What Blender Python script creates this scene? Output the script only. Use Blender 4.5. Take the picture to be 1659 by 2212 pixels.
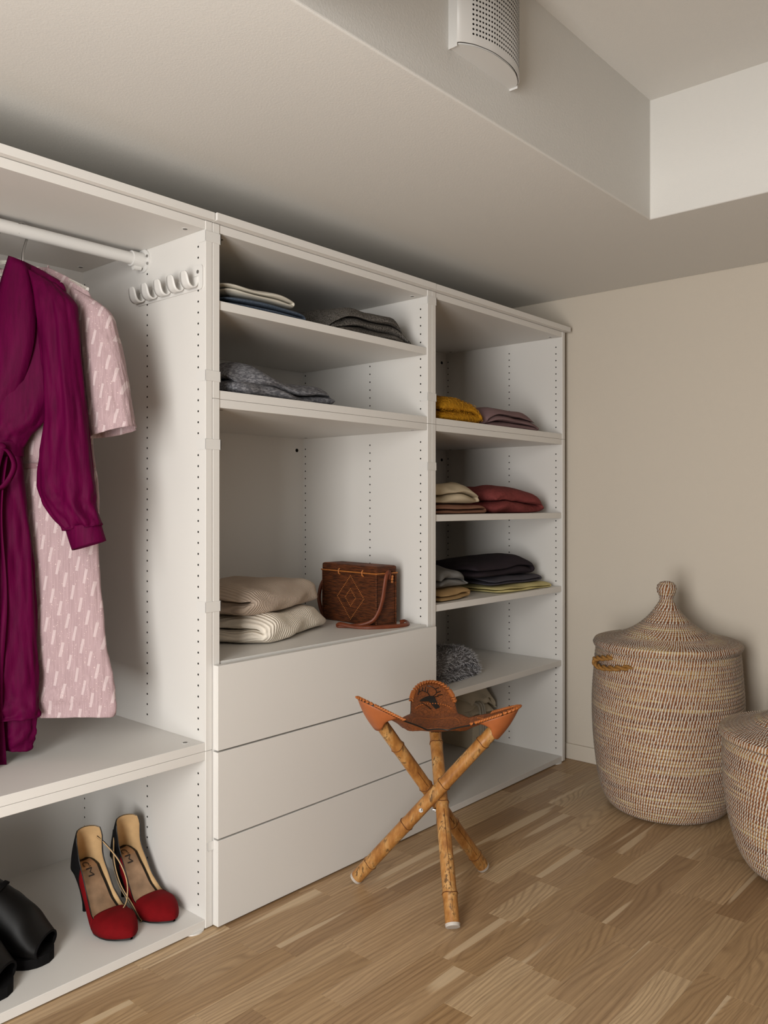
import bpy, bmesh, math, random
import numpy as np
from mathutils import Vector, Matrix, noise
PI = math.pi
for o in list(bpy.data.objects): bpy.data.objects.remove(o, do_unlink=True)
scene = bpy.context.scene
COL = scene.collection

# ------------------------------------------------------------------ camera
IW, IH = 1659, 2212
CAM = Vector((-1.1519, -1.5534, 0.9625)); YAW = 0.8616; FPX = 1790.33; PX, PY = 866.51, 1087.96
cam_d = bpy.data.cameras.new('camera'); cam = bpy.data.objects.new('camera', cam_d); COL.objects.link(cam)
cam.location = CAM; cam.rotation_euler = (PI/2, 0, -YAW)
cam_d.sensor_fit = 'HORIZONTAL'; cam_d.sensor_width = 36; cam_d.lens = FPX*36/IW
cam_d.shift_x = (IW/2-PX)/IW; cam_d.shift_y = (PY-IH/2)/IW; cam_d.clip_start = .02
scene.camera = cam
# ------------------------------------------------------------------ light
w = bpy.data.worlds.new('world'); scene.world = w; w.use_nodes = True
w.node_tree.nodes['Background'].inputs[0].default_value = (.75, .85, 1, 1)
w.node_tree.nodes['Background'].inputs[1].default_value = .6
WIN = (-1.64, -.78, .06, 1.64)      # y0, y1, z0, z1 of the window opening in the left wall
XL = -1.93                          # left wall
def area(name, loc, rot, sx, sy, power, color):
    l = bpy.data.lights.new(name, 'AREA'); l.shape = 'RECTANGLE'; l.size = sx; l.size_y = sy
    l.energy = power; l.color = color
    o = bpy.data.objects.new(name, l); COL.objects.link(o); o.location = loc; o.rotation_euler = rot
    return o
area('window_daylight', (XL+.02, (WIN[0]+WIN[1])/2, (WIN[2]+WIN[3])/2), (0, -PI/2, 0), WIN[3]-WIN[2]-.02, WIN[1]-WIN[0]-.02, 57, (1, .986, .955))
vs = scene.view_settings
vs.view_transform = 'Standard'; vs.look = 'None'; vs.exposure = 0.28; vs.gamma = 1.0; vs.use_curve_mapping = False

# ------------------------------------------------------------------ helpers
def add(name, me, mat=None, parent=None, smooth=False):
    o = bpy.data.objects.new(name, me); COL.objects.link(o)
    if mat is not None and not me.materials: me.materials.append(mat)
    if parent is not None: o.parent = parent
    if smooth:
        me.polygons.foreach_set('use_smooth', [True]*len(me.polygons))
    return o
def mesh(name, v, f, mat=None, parent=None, smooth=False):
    me = bpy.data.meshes.new(name); me.from_pydata([tuple(p) for p in v], [], [tuple(p) for p in f]); me.update()
    return add(name, me, mat, parent, smooth)
def root(name, loc, label, cat, rz=0, group=None):
    o = bpy.data.objects.new(name, None); COL.objects.link(o); o.location = loc; o.rotation_euler = (0, 0, rz)
    o.empty_display_size = .05
    return tag(o, label, cat, group)
def tag(o, label, cat, group=None):
    o['label'] = label; o['category'] = cat
    if group: o['group'] = group
    return o
def structure(o): o['kind'] = 'structure'; return o
def stuff(o): o['kind'] = 'stuff'; return o
class MB:
    def __init__(s): s.v = []; s.f = []
    def box(s, x0, x1, y0, y1, z0, z1):
        n = len(s.v)
        s.v += [(x0,y0,z0),(x1,y0,z0),(x1,y1,z0),(x0,y1,z0),(x0,y0,z1),(x1,y0,z1),(x1,y1,z1),(x0,y1,z1)]
        s.f += [tuple(n+i for i in q) for q in ((3,2,1,0),(4,5,6,7),(0,1,5,4),(1,2,6,5),(2,3,7,6),(3,0,4,7))]
        return s
    def grid(s, P, closed_u=False, closed_v=False, flip=False):
        """P[i][j] points"""
        n = len(s.v); I = len(P); J = len(P[0])
        for r in P: s.v += [tuple(p) for p in r]
        for i in range(I if closed_u else I-1):
            for j in range(J if closed_v else J-1):
                a, b = n+i*J+j, n+i*J+(j+1) % J; c, d = n+((i+1) % I)*J+(j+1) % J, n+((i+1) % I)*J+j
                s.f.append((d, c, b, a) if flip else (a, b, c, d))
        return s
    def fan(s, pts, flip=False):
        n = len(s.v); s.v += [tuple(p) for p in pts]; k = list(range(n, n+len(pts)))
        s.f.append(tuple(reversed(k)) if flip else tuple(k)); return s
    def tube(s, path, rad, seg=10, caps=True, up=(0,0,1)):
        path = [Vector(p) for p in path]; n = len(path)
        if not hasattr(rad, '__len__'): rad = [rad]*n
        rings = []; last = None
        for i, p in enumerate(path):
            t = (path[min(i+1, n-1)]-path[max(i-1, 0)]).normalized()
            if last is None:
                u = Vector(up); u = u - t*u.dot(t)
                if u.length < 1e-3: u = Vector((1,0,0)) - t*t.x
            else: u = last - t*last.dot(t)
            u.normalize(); last = u; q = t.cross(u)
            rings.append([p+(u*math.cos(2*PI*k/seg)+q*math.sin(2*PI*k/seg))*rad[i] for k in range(seg)])
        s.grid(rings, closed_v=True, flip=True)
        if caps: s.fan(rings[0], False); s.fan(rings[-1], True)
        return s
    def ribbon(s, path, width, normals, th=.0012):
        """flat strap: path points, width, per-point side vectors' normals"""
        path = [Vector(p) for p in path]; n = len(path); rings = []
        for i, p in enumerate(path):
            t = (path[min(i+1, n-1)]-path[max(i-1, 0)]).normalized()
            nn = Vector(normals[i] if isinstance(normals, list) else normals); nn = (nn-t*nn.dot(t)).normalized(); sd = t.cross(nn)
            wv = width[i] if hasattr(width, '__len__') else width
            rings.append([p+sd*wv/2+nn*th/2, p-sd*wv/2+nn*th/2, p-sd*wv/2-nn*th/2, p+sd*wv/2-nn*th/2])
        s.grid(rings, closed_v=True, flip=False); s.fan(rings[0], True); s.fan(rings[-1], False); return s
    def lathe(s, prof, seg=48, cap0=True, cap1=False):
        R = [[(r*math.cos(2*PI*k/seg), r*math.sin(2*PI*k/seg), z) for k in range(seg)] for r, z in prof]
        s.grid(R, closed_v=True)
        if cap0: s.fan(R[0], True)
        if cap1: s.fan(R[-1], False)
        return s
    def ball(s, c, r, seg=8, rings=5, sc=(1,1,1), rot=None):
        c = Vector(c); P = []
        for i in range(rings+1):
            ph = PI*i/rings
            row = []
            for k in range(seg):
                d = Vector((math.sin(ph)*math.cos(2*PI*k/seg)*sc[0], math.sin(ph)*math.sin(2*PI*k/seg)*sc[1], -math.cos(ph)*sc[2]))*r
                if rot: d = rot @ d
                row.append(c+d)
            P.append(row)
        return s.grid(P, closed_v=True)
    def disc(s, c, nrm, r, seg=8, r2=None):
        c = Vector(c); nrm = Vector(nrm).normalized(); u = nrm.orthogonal().normalized(); q = nrm.cross(u)
        return s.fan([c+(u*math.cos(2*PI*k/seg)+q*math.sin(2*PI*k/seg))*r for k in range(seg)])
    def cyl(s, a, b, r, seg=16): return s.tube([a, b], r, seg)
    def build(s, name, mat, parent=None, smooth=False, bevel=0, subd=0, solid=0, auto=None):
        o = mesh(name, s.v, s.f, mat, parent, smooth)
        if solid:
            m = o.modifiers.new('solid', 'SOLIDIFY'); m.thickness = solid; m.offset = 0
        if bevel:
            m = o.modifiers.new('bevel', 'BEVEL'); m.width = bevel; m.segments = 2; m.limit_method = 'ANGLE'; m.angle_limit = math.radians(40)
        if subd:
            m = o.modifiers.new('subd', 'SUBSURF'); m.levels = subd; m.render_levels = subd
        return o
def boxo(name, x0, x1, y0, y1, z0, z1, mat, parent=None, bevel=.0008):
    return MB().box(x0, x1, y0, y1, z0, z1).build(name, mat, parent, bevel=bevel)
def catmull(pts, n):
    P = np.array(pts, float); k = len(P)
    out = []
    for t in np.linspace(0, k-1, n):
        i = min(int(t), k-2); u = t-i
        p0 = P[max(i-1,0)]; p1 = P[i]; p2 = P[i+1]; p3 = P[min(i+2,k-1)]
        out.append(.5*((2*p1)+(-p0+p2)*u+(2*p0-5*p1+4*p2-p3)*u*u+(-p0+3*p1-3*p2+p3)*u**3))
    return np.array(out)
def nz(x, y, z): return noise.noise(Vector((x, y, z)))
def sstep(a, b, x):
    t = min(1, max(0, (x-a)/(b-a))); return t*t*(3-2*t)

# ------------------------------------------------------------------ materials
MATS = {}
class NT:
    def __init__(s, name):
        s.m = bpy.data.materials.new(name); s.m.use_nodes = True; s.t = s.m.node_tree; s.b = s.t.nodes['Principled BSDF']
    def n(s, typ, **kw):
        nd = s.t.nodes.new(typ)
        for k, v in kw.items():
            if k.startswith('i_'):
                key = k[2:]; key = int(key) if key.isdigit() else key.replace('_', ' ')
                nd.inputs[key].default_value = v
            else: setattr(nd, k, v)
        return nd
    def l(s, a, b): s.t.links.new(a, b)
    def math(s, op, a, b=None, c=None):
        nd = s.t.nodes.new('ShaderNodeMath'); nd.operation = op
        for i, x in enumerate((a, b, c)):
            if x is None: continue
            if isinstance(x, (int, float)): nd.inputs[i].default_value = x
            else: s.l(x, nd.inputs[i])
        return nd.outputs[0]
    def mix(s, fac, a, b):
        nd = s.t.nodes.new('ShaderNodeMix'); nd.data_type = 'RGBA'
        if isinstance(fac, (int, float)): nd.inputs[0].default_value = fac
        else: s.l(fac, nd.inputs[0])
        for sock, x in ((nd.inputs[6], a), (nd.inputs[7], b)):
            if isinstance(x, tuple): sock.default_value = (*x[:3], 1)
            else: s.l(x, sock)
        return nd.outputs[2]
    def ramp(s, fac, stops):
        nd = s.t.nodes.new('ShaderNodeValToRGB'); e = nd.color_ramp.elements
        while len(e) < len(stops): e.new(.5)
        for el, (p, c) in zip(e, stops): el.position = p; el.color = (*c[:3], 1)
        s.l(fac, nd.inputs[0]); return nd.outputs[0]
    def coords(s, scale=(1,1,1), rot=(0,0,0), which='Object'):
        tc = s.t.nodes.new('ShaderNodeTexCoord'); mp = s.t.nodes.new('ShaderNodeMapping')
        mp.inputs['Scale'].default_value = scale; mp.inputs['Rotation'].default_value = rot
        s.l(tc.outputs[which], mp.inputs[0]); return mp.outputs[0]
    def noise(s, vec, scale, detail=3, rough=.5):
        nd = s.n('ShaderNodeTexNoise'); nd.inputs['Scale'].default_value = scale; nd.inputs['Detail'].default_value = detail; nd.inputs['Roughness'].default_value = rough
        if vec is not None: s.l(vec, nd.inputs['Vector'])
        return nd.outputs[0]
    def bump(s, h, strength, dist=.002):
        nd = s.n('ShaderNodeBump'); nd.inputs['Strength'].default_value = strength; nd.inputs['Distance'].default_value = dist
        s.l(h, nd.inputs['Height']); s.l(nd.outputs[0], s.b.inputs['Normal'])
    def col(s, c):
        if isinstance(c, tuple): s.b.inputs['Base Color'].default_value = (*c[:3], 1)
        else: s.l(c, s.b.inputs['Base Color'])
    def rough(s, r): s.b.inputs['Roughness'].default_value = r
    def spec(s, v): s.b.inputs['Specular IOR Level'].default_value = v
def sc(h):
    """sRGB hex -> linear"""
    h = h.lstrip('#'); r = [int(h[i:i+2], 16)/255 for i in (0, 2, 4)]
    return tuple(c/12.92 if c <= .04045 else ((c+.055)/1.055)**2.4 for c in r)
def simple(name, c, r=.5, spec=.5, metal=0, var=0, vs=30, bump=0, bs=200, bd=.001, sheen=0):
    t = NT(name); t.rough(r); t.spec(spec); t.b.inputs['Metallic'].default_value = metal
    if sheen: t.b.inputs['Sheen Weight'].default_value = sheen
    v = t.coords()
    if var:
        nn = t.noise(v, vs, 4)
        t.col(t.ramp(nn, [(.3, tuple(x*(1-var) for x in c)), (.7, tuple(min(1, x*(1+var)) for x in c))]))
    else: t.col(c)
    if bump: t.bump(t.noise(v, bs, 3), bump, bd)
    return t.m
def knit(name, c, axis='x', freq=140, depth=.6, var=.12, dark=.62, marl=0):
    """ribbed knit: bands run across one local axis"""
    t = NT(name); t.rough(.95); t.spec(.1)
    v = t.coords(); sep = t.n('ShaderNodeSeparateXYZ'); t.l(v, sep.inputs[0])
    wob = t.math('MULTIPLY', t.noise(v, 14, 2), .006)
    a = t.math('ADD', sep.outputs['XYZ'.index(axis.upper())], wob)
    wv = t.math('MULTIPLY_ADD', t.math('SINE', t.math('MULTIPLY', a, freq*2*PI)), .5, .5)
    nn = t.noise(v, 260, 3)
    base = t.mix(nn, tuple(x*(1-var) for x in c), tuple(min(1, x*(1+var)) for x in c))
    if marl: base = t.mix(t.math('GREATER_THAN', t.noise(v, 420, 2), .56), base, tuple(min(1, x*(1+marl)) for x in c))
    t.col(t.mix(wv, tuple(x*dark for x in c), base))
    t.bump(t.math('ADD', wv, t.math('MULTIPLY', nn, .5)), depth, .002)
    return t.m
def cloth(name, c, var=.15, weave=500, bump=.3, rough=.9, wr=20, marl=None, marl_scale=300, marl_stretch=(1,1,1), sheen=.2):
    t = NT(name); t.rough(rough); t.spec(.15); 
    v = t.coords(); n1 = t.noise(v, wr, 4); n2 = t.noise(v, weave, 2)
    base = t.mix(n1, tuple(x*(1-var) for x in c), tuple(min(1, x*(1+var)) for x in c))
    if marl:
        vm = t.coords(scale=marl_stretch); nm = t.noise(vm, marl_scale, 3, .65)
        base = t.mix(t.ramp(nm, [(.44, (0,0,0)), (.58, (1,1,1))]), base, marl)
    t.col(base); t.bump(t.math('ADD', n2, t.math('MULTIPLY', n1, 1.5)), bump, .0015)
    return t.m

M = {}
def white_board(name, c):
    t = NT(name); t.rough(.42); t.spec(.35)
    v = t.coords(scale=(1, 1, 1)); t.col(c)
    vv = t.coords(scale=(90, 90, 9)); t.bump(t.noise(vv, 12, 2), .05, .0006)
    return t.m
M['melamine'] = white_board('white_melamine', (.685, .665, .635))
M['plastic'] = simple('white_plastic', (.68, .665, .64), .35)
M['vent_white'] = simple('vent_enamel', (.55, .54, .52), .4)
def paint(name, c):
    t = NT(name); t.rough(.85); t.spec(.2); t.col(c)
    v = t.coords(); t.bump(t.noise(v, 260, 4, .6), .22, .0018); return t.m
M['ceiling_paint'] = paint('ceiling_paint', (.68, .665, .633))
M['wall_paint'] = paint('wall_paint', (.585, .525, .445))
M['room_paint'] = paint('room_paint', (.17, .15, .13))  # for the unseen walls, darkened to cut bounced light
M['hole'] = simple('dark_hole', (.012, .010, .009), .9, .1)
M['metal'] = simple('steel', (.38, .37, .36), .3, .5, 1)
M['clear'] = simple('clear_plastic', (.72, .70, .64), .12)
M['clear'].node_tree.nodes['Principled BSDF'].inputs['Transmission Weight'].default_value = .75
M['clear'].node_tree.nodes['Principled BSDF'].inputs['IOR'].default_value = 1.35

def oak():
    t = NT('oak_strip'); t.rough(.38); t.spec(.35)
    tc = t.n('ShaderNodeTexCoord'); oi = t.n('ShaderNodeObjectInfo')
    geo = t.n('ShaderNodeNewGeometry')
    off = t.n('ShaderNodeCombineXYZ')
    rnd = oi.outputs['Random']
    t.l(t.math('MULTIPLY', rnd, 37.3), off.inputs[0]); t.l(t.math('MULTIPLY', rnd, 91.7), off.inputs[1]); t.l(t.math('MULTIPLY', rnd, 53.1), off.inputs[2])
    add_ = t.n('ShaderNodeVectorMath', operation='ADD'); t.l(geo.outputs['Position'], add_.inputs[0]); t.l(off.outputs[0], add_.inputs[1])
    def mapped(scale):
        mp = t.n('ShaderNodeMapping'); mp.inputs['Scale'].default_value = scale; t.l(add_.outputs[0], mp.inputs[0]); return mp.outputs[0]
    big = t.noise(mapped((.9, 16, 1)), 1.6, 1, .4)
    sep = t.n('ShaderNodeSeparateXYZ'); t.l(mapped((1, 1, 1)), sep.inputs[0])
    warp = t.noise(mapped((1.0, 4.5, 1)), 1.5, 2, .45)
    ring = t.math('SINE', t.math('MULTIPLY', t.math('ADD', t.math('MULTIPLY', sep.outputs[1], 5.5), t.math('MULTIPLY', warp, t.math('MULTIPLY_ADD', t.math('FRACT', t.math('MULTIPLY', rnd, 7.7)), 1.5, .25))), 100))
    ring = t.math('POWER', t.math('MULTIPLY_ADD', ring, .5, .5), 2.6)
    pores = t.noise(mapped((14, 520, 1)), 1, 4, .7)
    fine = t.noise(mapped((3, 150, 1)), 1, 3, .6)
    tone = t.ramp(rnd, [(0, sc('9c7d5a')), (.2, sc('c0a27d')), (.4, sc('ad8e69')), (.6, sc('cbaf8a')), (.8, sc('a88861')), (1, sc('bd9f79'))])
    dark = t.mix(.6, tone, sc('5e4228'))
    gate = t.noise(mapped((2.5, 30, 1)), 1.2, 2, .5)
    c = t.mix(t.math('MULTIPLY', ring, t.math('MULTIPLY', gate, 1.15)), tone, dark)
    c = t.mix(t.ramp(fine, [(.36, (.5,.5,.5)), (.66, (0,0,0))]), c, dark)
    c = t.mix(t.ramp(pores, [(.52, (0,0,0)), (.72, (.55,.55,.55))]), c, sc('654c35'))
    sap = t.ramp(big, [(.655, (0,0,0)), (.685, (.6,.6,.6))])
    c = t.mix(sap, c, sc('d6c0a0'))
    t.col(c)
    t.bump(t.math('ADD', pores, fine), .12, .0006)
    t.l(t.math('MULTIPLY_ADD', fine, .2, .30), t.b.inputs['Roughness'])
    return t.m
M['oak'] = oak()
M['oak_joint'] = simple('floor_joint', sc('4a3522'), .8)

# ------------------------------------------------------------------ room
XR, YB, YF = 1.642, .572, -3.3
ZS, ZU = 1.74, 2.065               # low soffit, upper ceiling
SY, SX = -.594, 1.0125             # soffit faces
floor = structure(mesh('floor', *(lambda m: (m.v, m.f))(MB().box(XL-.1, XR+.1, YF-.1, YB+.1, -.12, -.0115)), M['oak_joint']))
rng = random.Random(7)
rngp = random.Random(11)
def project(p):
    d = Vector(p)-CAM; z = d.x*math.sin(YAW)+d.y*math.cos(YAW); x = d.x*math.cos(YAW)-d.y*math.sin(YAW)
    return (PX+FPX*x/z, PY-FPX*d.z/z) if z > .05 else (-9e3, -9e3)
PW = .0675; rest = MB(); nvis = 0
plank_cache = {}
row = 0; y = YB
lengths = (.22, .27, .31, .36, .41, .47)
while y > YF:
    y0 = max(y-PW, YF); x = XL - rng.random()*.4
    while x < XR:
        L = rng.choice(lengths); x1 = min(x+L, XR); xa = max(x, XL)
        if x1-xa > .02:
            g = .00012; Lr = round(x1-xa, 4)
            cxp, cyp = (xa+x1)/2, (y+y0)/2
            vis = False
            for qx in (xa, (xa+x1)/2, x1):
                for qy in (y, y0):
                    u, v_ = project((qx, qy, 0))
                    if -5 < u < IW+5 and -5 < v_ < IH+5 and qy < .06: vis = True
            if vis and nvis < 300:
                nvis += 1
                key = (Lr, round(y-y0, 4))
                if key not in plank_cache:
                    hw, hl, bv = (y-y0)/2-g, Lr/2-g, .0003
                    m = MB()
                    m.grid([[(-hl,-hw,-.011),(hl,-hw,-.011),(hl,hw,-.011),(-hl,hw,-.011)], [(-hl,-hw,-bv*.7),(hl,-hw,-bv*.7),(hl,hw,-bv*.7),(-hl,hw,-bv*.7)], [(-hl+bv,-hw+bv,0),(hl-bv,-hw+bv,0),(hl-bv,hw-bv,0),(-hl+bv,hw-bv,0)]], closed_v=True, flip=False)
                    m.fan([(-hl+bv,-hw+bv,0),(hl-bv,-hw+bv,0),(hl-bv,hw-bv,0),(-hl+bv,hw-bv,0)])
                    me = bpy.data.meshes.new('plank'); me.from_pydata(m.v, [], m.f); me.materials.append(M['oak']); plank_cache[key] = me
                o = bpy.data.objects.new('plank', plank_cache[key]); COL.objects.link(o); o.parent = floor
                o.location = (cxp, cyp, rngp.uniform(-.00008, .00008))
            else:
                rest.box(xa+g, x1-g, y0+g, y-g, -.011, 0)
        x = x1 if x1 >= XR else x+L
    y = y0; row += 1
stuff(rest.build('plank_field', M['oak'], floor))

def wall(name, x0, x1, y0, y1, z0, z1, m): return structure(boxo(name, x0, x1, y0, y1, z0, z1, m, bevel=0))
wall('wall_right', XR, XR+.1, YF-.1, YB+.1, -.01, 2.3, M['wall_paint'])
wall('wall_back', XL-.1, XR, YB, YB+.1, -.01, 2.3, M['wall_paint'])
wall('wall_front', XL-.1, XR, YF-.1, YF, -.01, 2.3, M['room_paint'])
m = MB(); yw0, yw1, zw0, zw1 = WIN
m.box(XL-.12, XL, YF, yw0, -.01, 2.3); m.box(XL-.12, XL, yw1, YB, -.01, 2.3); m.box(XL-.12, XL, yw0, yw1, -.01, zw0); m.box(XL-.12, XL, yw0, yw1, zw1, 2.3)
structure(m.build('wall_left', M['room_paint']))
m = MB(); fw = .045
m.box(XL-.09, XL-.02, yw0, yw1, zw0, zw0+fw); m.box(XL-.09, XL-.02, yw0, yw1, zw1-fw, zw1)
for yy in (yw0, (yw0+yw1)/2-fw/2, yw1-fw): m.box(XL-.09, XL-.02, yy, yy+fw, zw0+fw, zw1-fw)
win = structure(m.build('window_1', M['plastic']))
for a_, b_ in ((yw0+fw, (yw0+yw1)/2-fw/2), ((yw0+yw1)/2+fw/2, yw1-fw)):
    boxo('pane', XL-.06, XL-.054, a_, b_, zw0+fw, zw1-fw, M['clear'], win, 0)
# upper ceiling + low soffit framing the recess with its vertical faces
wall('ceiling', XL-.1, XR, YF-.1, SY+.02, ZU, ZU+.1, M['ceiling_paint'])
SXL = -.36                         # unseen left soffit edge, added to block window light from the recess
o_ = [(XL-.1, YB), (XL-.1, YF-.1), (SXL, YF-.1), (SXL, SY), (SX, SY), (SX, YF-.1), (XR, YF-.1), (XR, YB)]
n_ = len(o_); V = [(x, y, ZS) for x, y in o_]+[(x, y, 2.25) for x, y in o_]
F = [(i, (i+1) % n_, n_+(i+1) % n_, n_+i) for i in range(n_)]+[tuple(range(n_))[::-1], tuple(range(n_, 2*n_))]
sof = structure(mesh('ceiling_soffit', V, F, M['ceiling_paint']))
mm = sof.modifiers.new('bevel', 'BEVEL'); mm.width = .004; mm.segments = 3; mm.limit_method = 'ANGLE'
structure(boxo('baseboard_right', XR-.010, XR, YF, YB, 0, .058, M['wall_paint'], bevel=.003))

# ------------------------------------------------------------------ wardrobe frames
T = .0195; DEP = .55; ZB0 = .003
def holes_mesh(par, xface, nx, z0, z1, zb):
    mb_ = MB(); z = zb+.045
    while z < z1-.03:
        if z > z0+.02:
            for yy in (.0275, .235, .535): mb_.disc((xface+nx*.0003, yy, z), (nx, 0, 0), .0026, 8)
        z += .025
    stuff(mb_.build('pin_holes', M['hole'], par))
def cam_disc(par, x, y, z, nz_):
    mb_ = MB(); mb_.cyl((x, y, z), (x, y, z+nz_*.0007), .0085, 18); mb_.build('cam_fastener', M['plastic'], par, bevel=0)
    mb_ = MB(); mb_.cyl((x, y, z+nz_*.0007), (x, y, z+nz_*.0011), .0052, 12); mb_.build('cam_screw', M['screw'], par)
M['screw'] = simple('dark_screw', (.10, .09, .08), .35, .5, .8)
def frame(label, x0, wd, z0, h, shelves=(), feet=False, name='wardrobe_frame'):
    r = root(name, (x0, 0, z0), label, 'wardrobe', group='white open wardrobe frames')
    g = .0006
    boxo('side_panel', g, T, 0, DEP, 0, h-g, M['melamine'], r, .0012)
    boxo('side_panel', wd-T, wd-g, 0, DEP, 0, h-g, M['melamine'], r, .0012)
    boxo('top_panel', T, wd-T, .002, DEP, h-T-g, h-g, M['melamine'], r)
    boxo('bottom_panel', T, wd-T, .002, DEP, 0, T, M['melamine'], r)
    boxo('back_panel', T, wd-T, .5455, .549, T, h-T-g, M['melamine'], r, 0)
    for s_ in shelves:
        boxo('shelf', T+.001, wd-T-.001, .004, .54, s_-.0205, s_, M['melamine'], r)
    holes_mesh(r, wd-T, -1, T, h-T, 0); holes_mesh(r, T, 1, T, h-T, 0)
    for xx in (T+.03, wd-T-.03):
        for yy in (.035, .50):
            cam_disc(r, xx, yy, h-T-g, -1)
    if feet:
        for xx in (.04, wd-.04):
            for yy in (.022, DEP-.04):
                MB().cyl((xx, yy, -ZB0), (xx, yy, 0), .027, 24).build('foot', M['plastic'], r)
    return r
fLL = frame('low white wardrobe frame holding the red and black high heels', -.8, .8, ZB0, .4, feet=True)
fLU = frame('tall white wardrobe frame with the hanging dresses', -.8, .8, ZB0+.4, 1.2)
fML = frame('tall white wardrobe frame with three drawers and the woven bag', 0, .8, ZB0, 1.2, (.597,), feet=True)
fMU = frame('short white wardrobe frame above the woven bag, with one shelf', 0, .8, ZB0+1.2, .4, (.226,))
fRL = frame('tall white wardrobe frame with shelves of folded clothes beside the wall', .8, .8, ZB0, 1.2, (.926, .652, .376), feet=True)
fRU = frame('short white wardrobe frame with the mustard knit, beside the wall', .8, .8, ZB0+1.2, .4)
cam_disc(fLU, .8-T-.03, .035, T, 1)
cam_disc(fLU, .8-T-.03, .5, T, 1)
for f_, zz in ((fML, 1.14), (fRL, 1.14), (fRU, .34)):
    MB().cyl((.8-T-.03, .546, zz), (.8-T-.03, .544, zz), .006, 14).build('wall_screw_hole', M['hole'], f_)
for f_ in (fRL, fRU):
    MB().cyl((T+.15, .546, .34), (T+.15, .544, .34), .006, 14).build('wall_screw_hole', M['hole'], f_)
# drawers
for i, (za, zb_) in enumerate(((.004, .1985), (.2025, .3985), (.4025, .595))):
    d_ = boxo('drawer', .0005, .799, -.0185, -.0015, za-ZB0, zb_-ZB0, M['melamine'], fML, .0012)
    boxo('drawer_box', .03, .77, -.001, .5, za+.03-ZB0, zb_-.03-ZB0, M['melamine'], d_, 0)
# joining clips
def clip(par, xs, zc, z0, h=.0235, only_left=False):
    x = xs; p = .0016; z = zc-z0; m_ = MB()
    m_.box(-T-.0012, T+.003, -p, 0, z-h/2, z+h/2)
    m_.box(T+.0002, T+.003, -p, .016, z-h/2, z+h/2)
    pts = [(.0, -h/2), (.026, -h/2), (.033, -h/4), (.035, 0), (.033, h/4), (.026, h/2), (.0, h/2)]
    A = [(-T-.0004, -p if k in (0, 6) else yy, z+q) for k, (yy, q) in enumerate(pts)]; B = [(-T-.0012, b[1], b[2]) for b in A]
    n0 = len(m_.v); m_.v += A+B; k = len(pts)
    m_.f += [tuple(n0+i for i in range(k)), tuple(n0+k+i for i in range(k))[::-1]]+[(n0+i, n0+(i+1) % k, n0+k+(i+1) % k, n0+k+i) for i in range(k)]
    o = m_.build('joining_clip', M['plastic'], par, bevel=.0005); o.location = (xs, 0, 0); return o
for zc in (1.568, 1.253): clip(fMU, 0, zc, ZB0+1.2)
for zc in (1.0975, .728): clip(fML, 0, zc, ZB0)
clip(fML, 0, .218, ZB0).scale = (.72, 1, .85)
for zc in (1.5735, 1.283): clip(fRU, 0, zc, ZB0+1.2)
clip(fRL, 0, 1.0747, ZB0)
# cover boards on top
for (xa, xb, yf, lab) in ((-.82, -.0035, -.0135, 'white cover board on top of the frame with the hanging dresses'), (-.0015, .799, -.019, 'white cover board on top of the middle frame'), (.8, 1.611, -.018, 'white cover board on top of the frame beside the wall')):
    tag(boxo('cover_board', xa, xb, yf, .56, 1.6035, 1.621, M['melamine'], None, .001), lab, 'cover board', 'cover boards along the wardrobe top')

# clothes rail
zr, yr = 1.557, .25
rail = MB(); rail.cyl((-.76, yr, zr-1.603+1.2), (-.04, yr, zr-1.603+1.2), .0145, 24)
zl = zr-(ZB0+.4)
rail = MB().cyl((.03, yr, zl), (.765, yr, zl), .0145, 24).build('clothes_rail', M['plastic'], fLU, True)
for sgn, xb in ((1, .8-T), (-1, T)):
    m_ = MB(); xf = xb
    m_.tube([(xf, yr, zl), (xf-sgn*.004, yr, zl)], .0285, 28)
    m_.tube([(xf-sgn*.004, yr, zl), (xf-sgn*.036, yr, zl)], .0185, 24)
    m_.tube([(xf-sgn*.010, yr, zl-.018), (xf-sgn*.03, yr, zl-.020)], .007, 12)
    br = m_.build('rail_bracket', M['plastic'], rail, bevel=.0012)
    for dz, dy in ((.008, -.0215), (-.010, -.0225)):
        MB().cyl((xf-sgn*.004, yr+dy, zl+dz), (xf-sgn*.006, yr+dy, zl+dz), .0035, 10).build('screw', M['metal'], rail)

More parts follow.
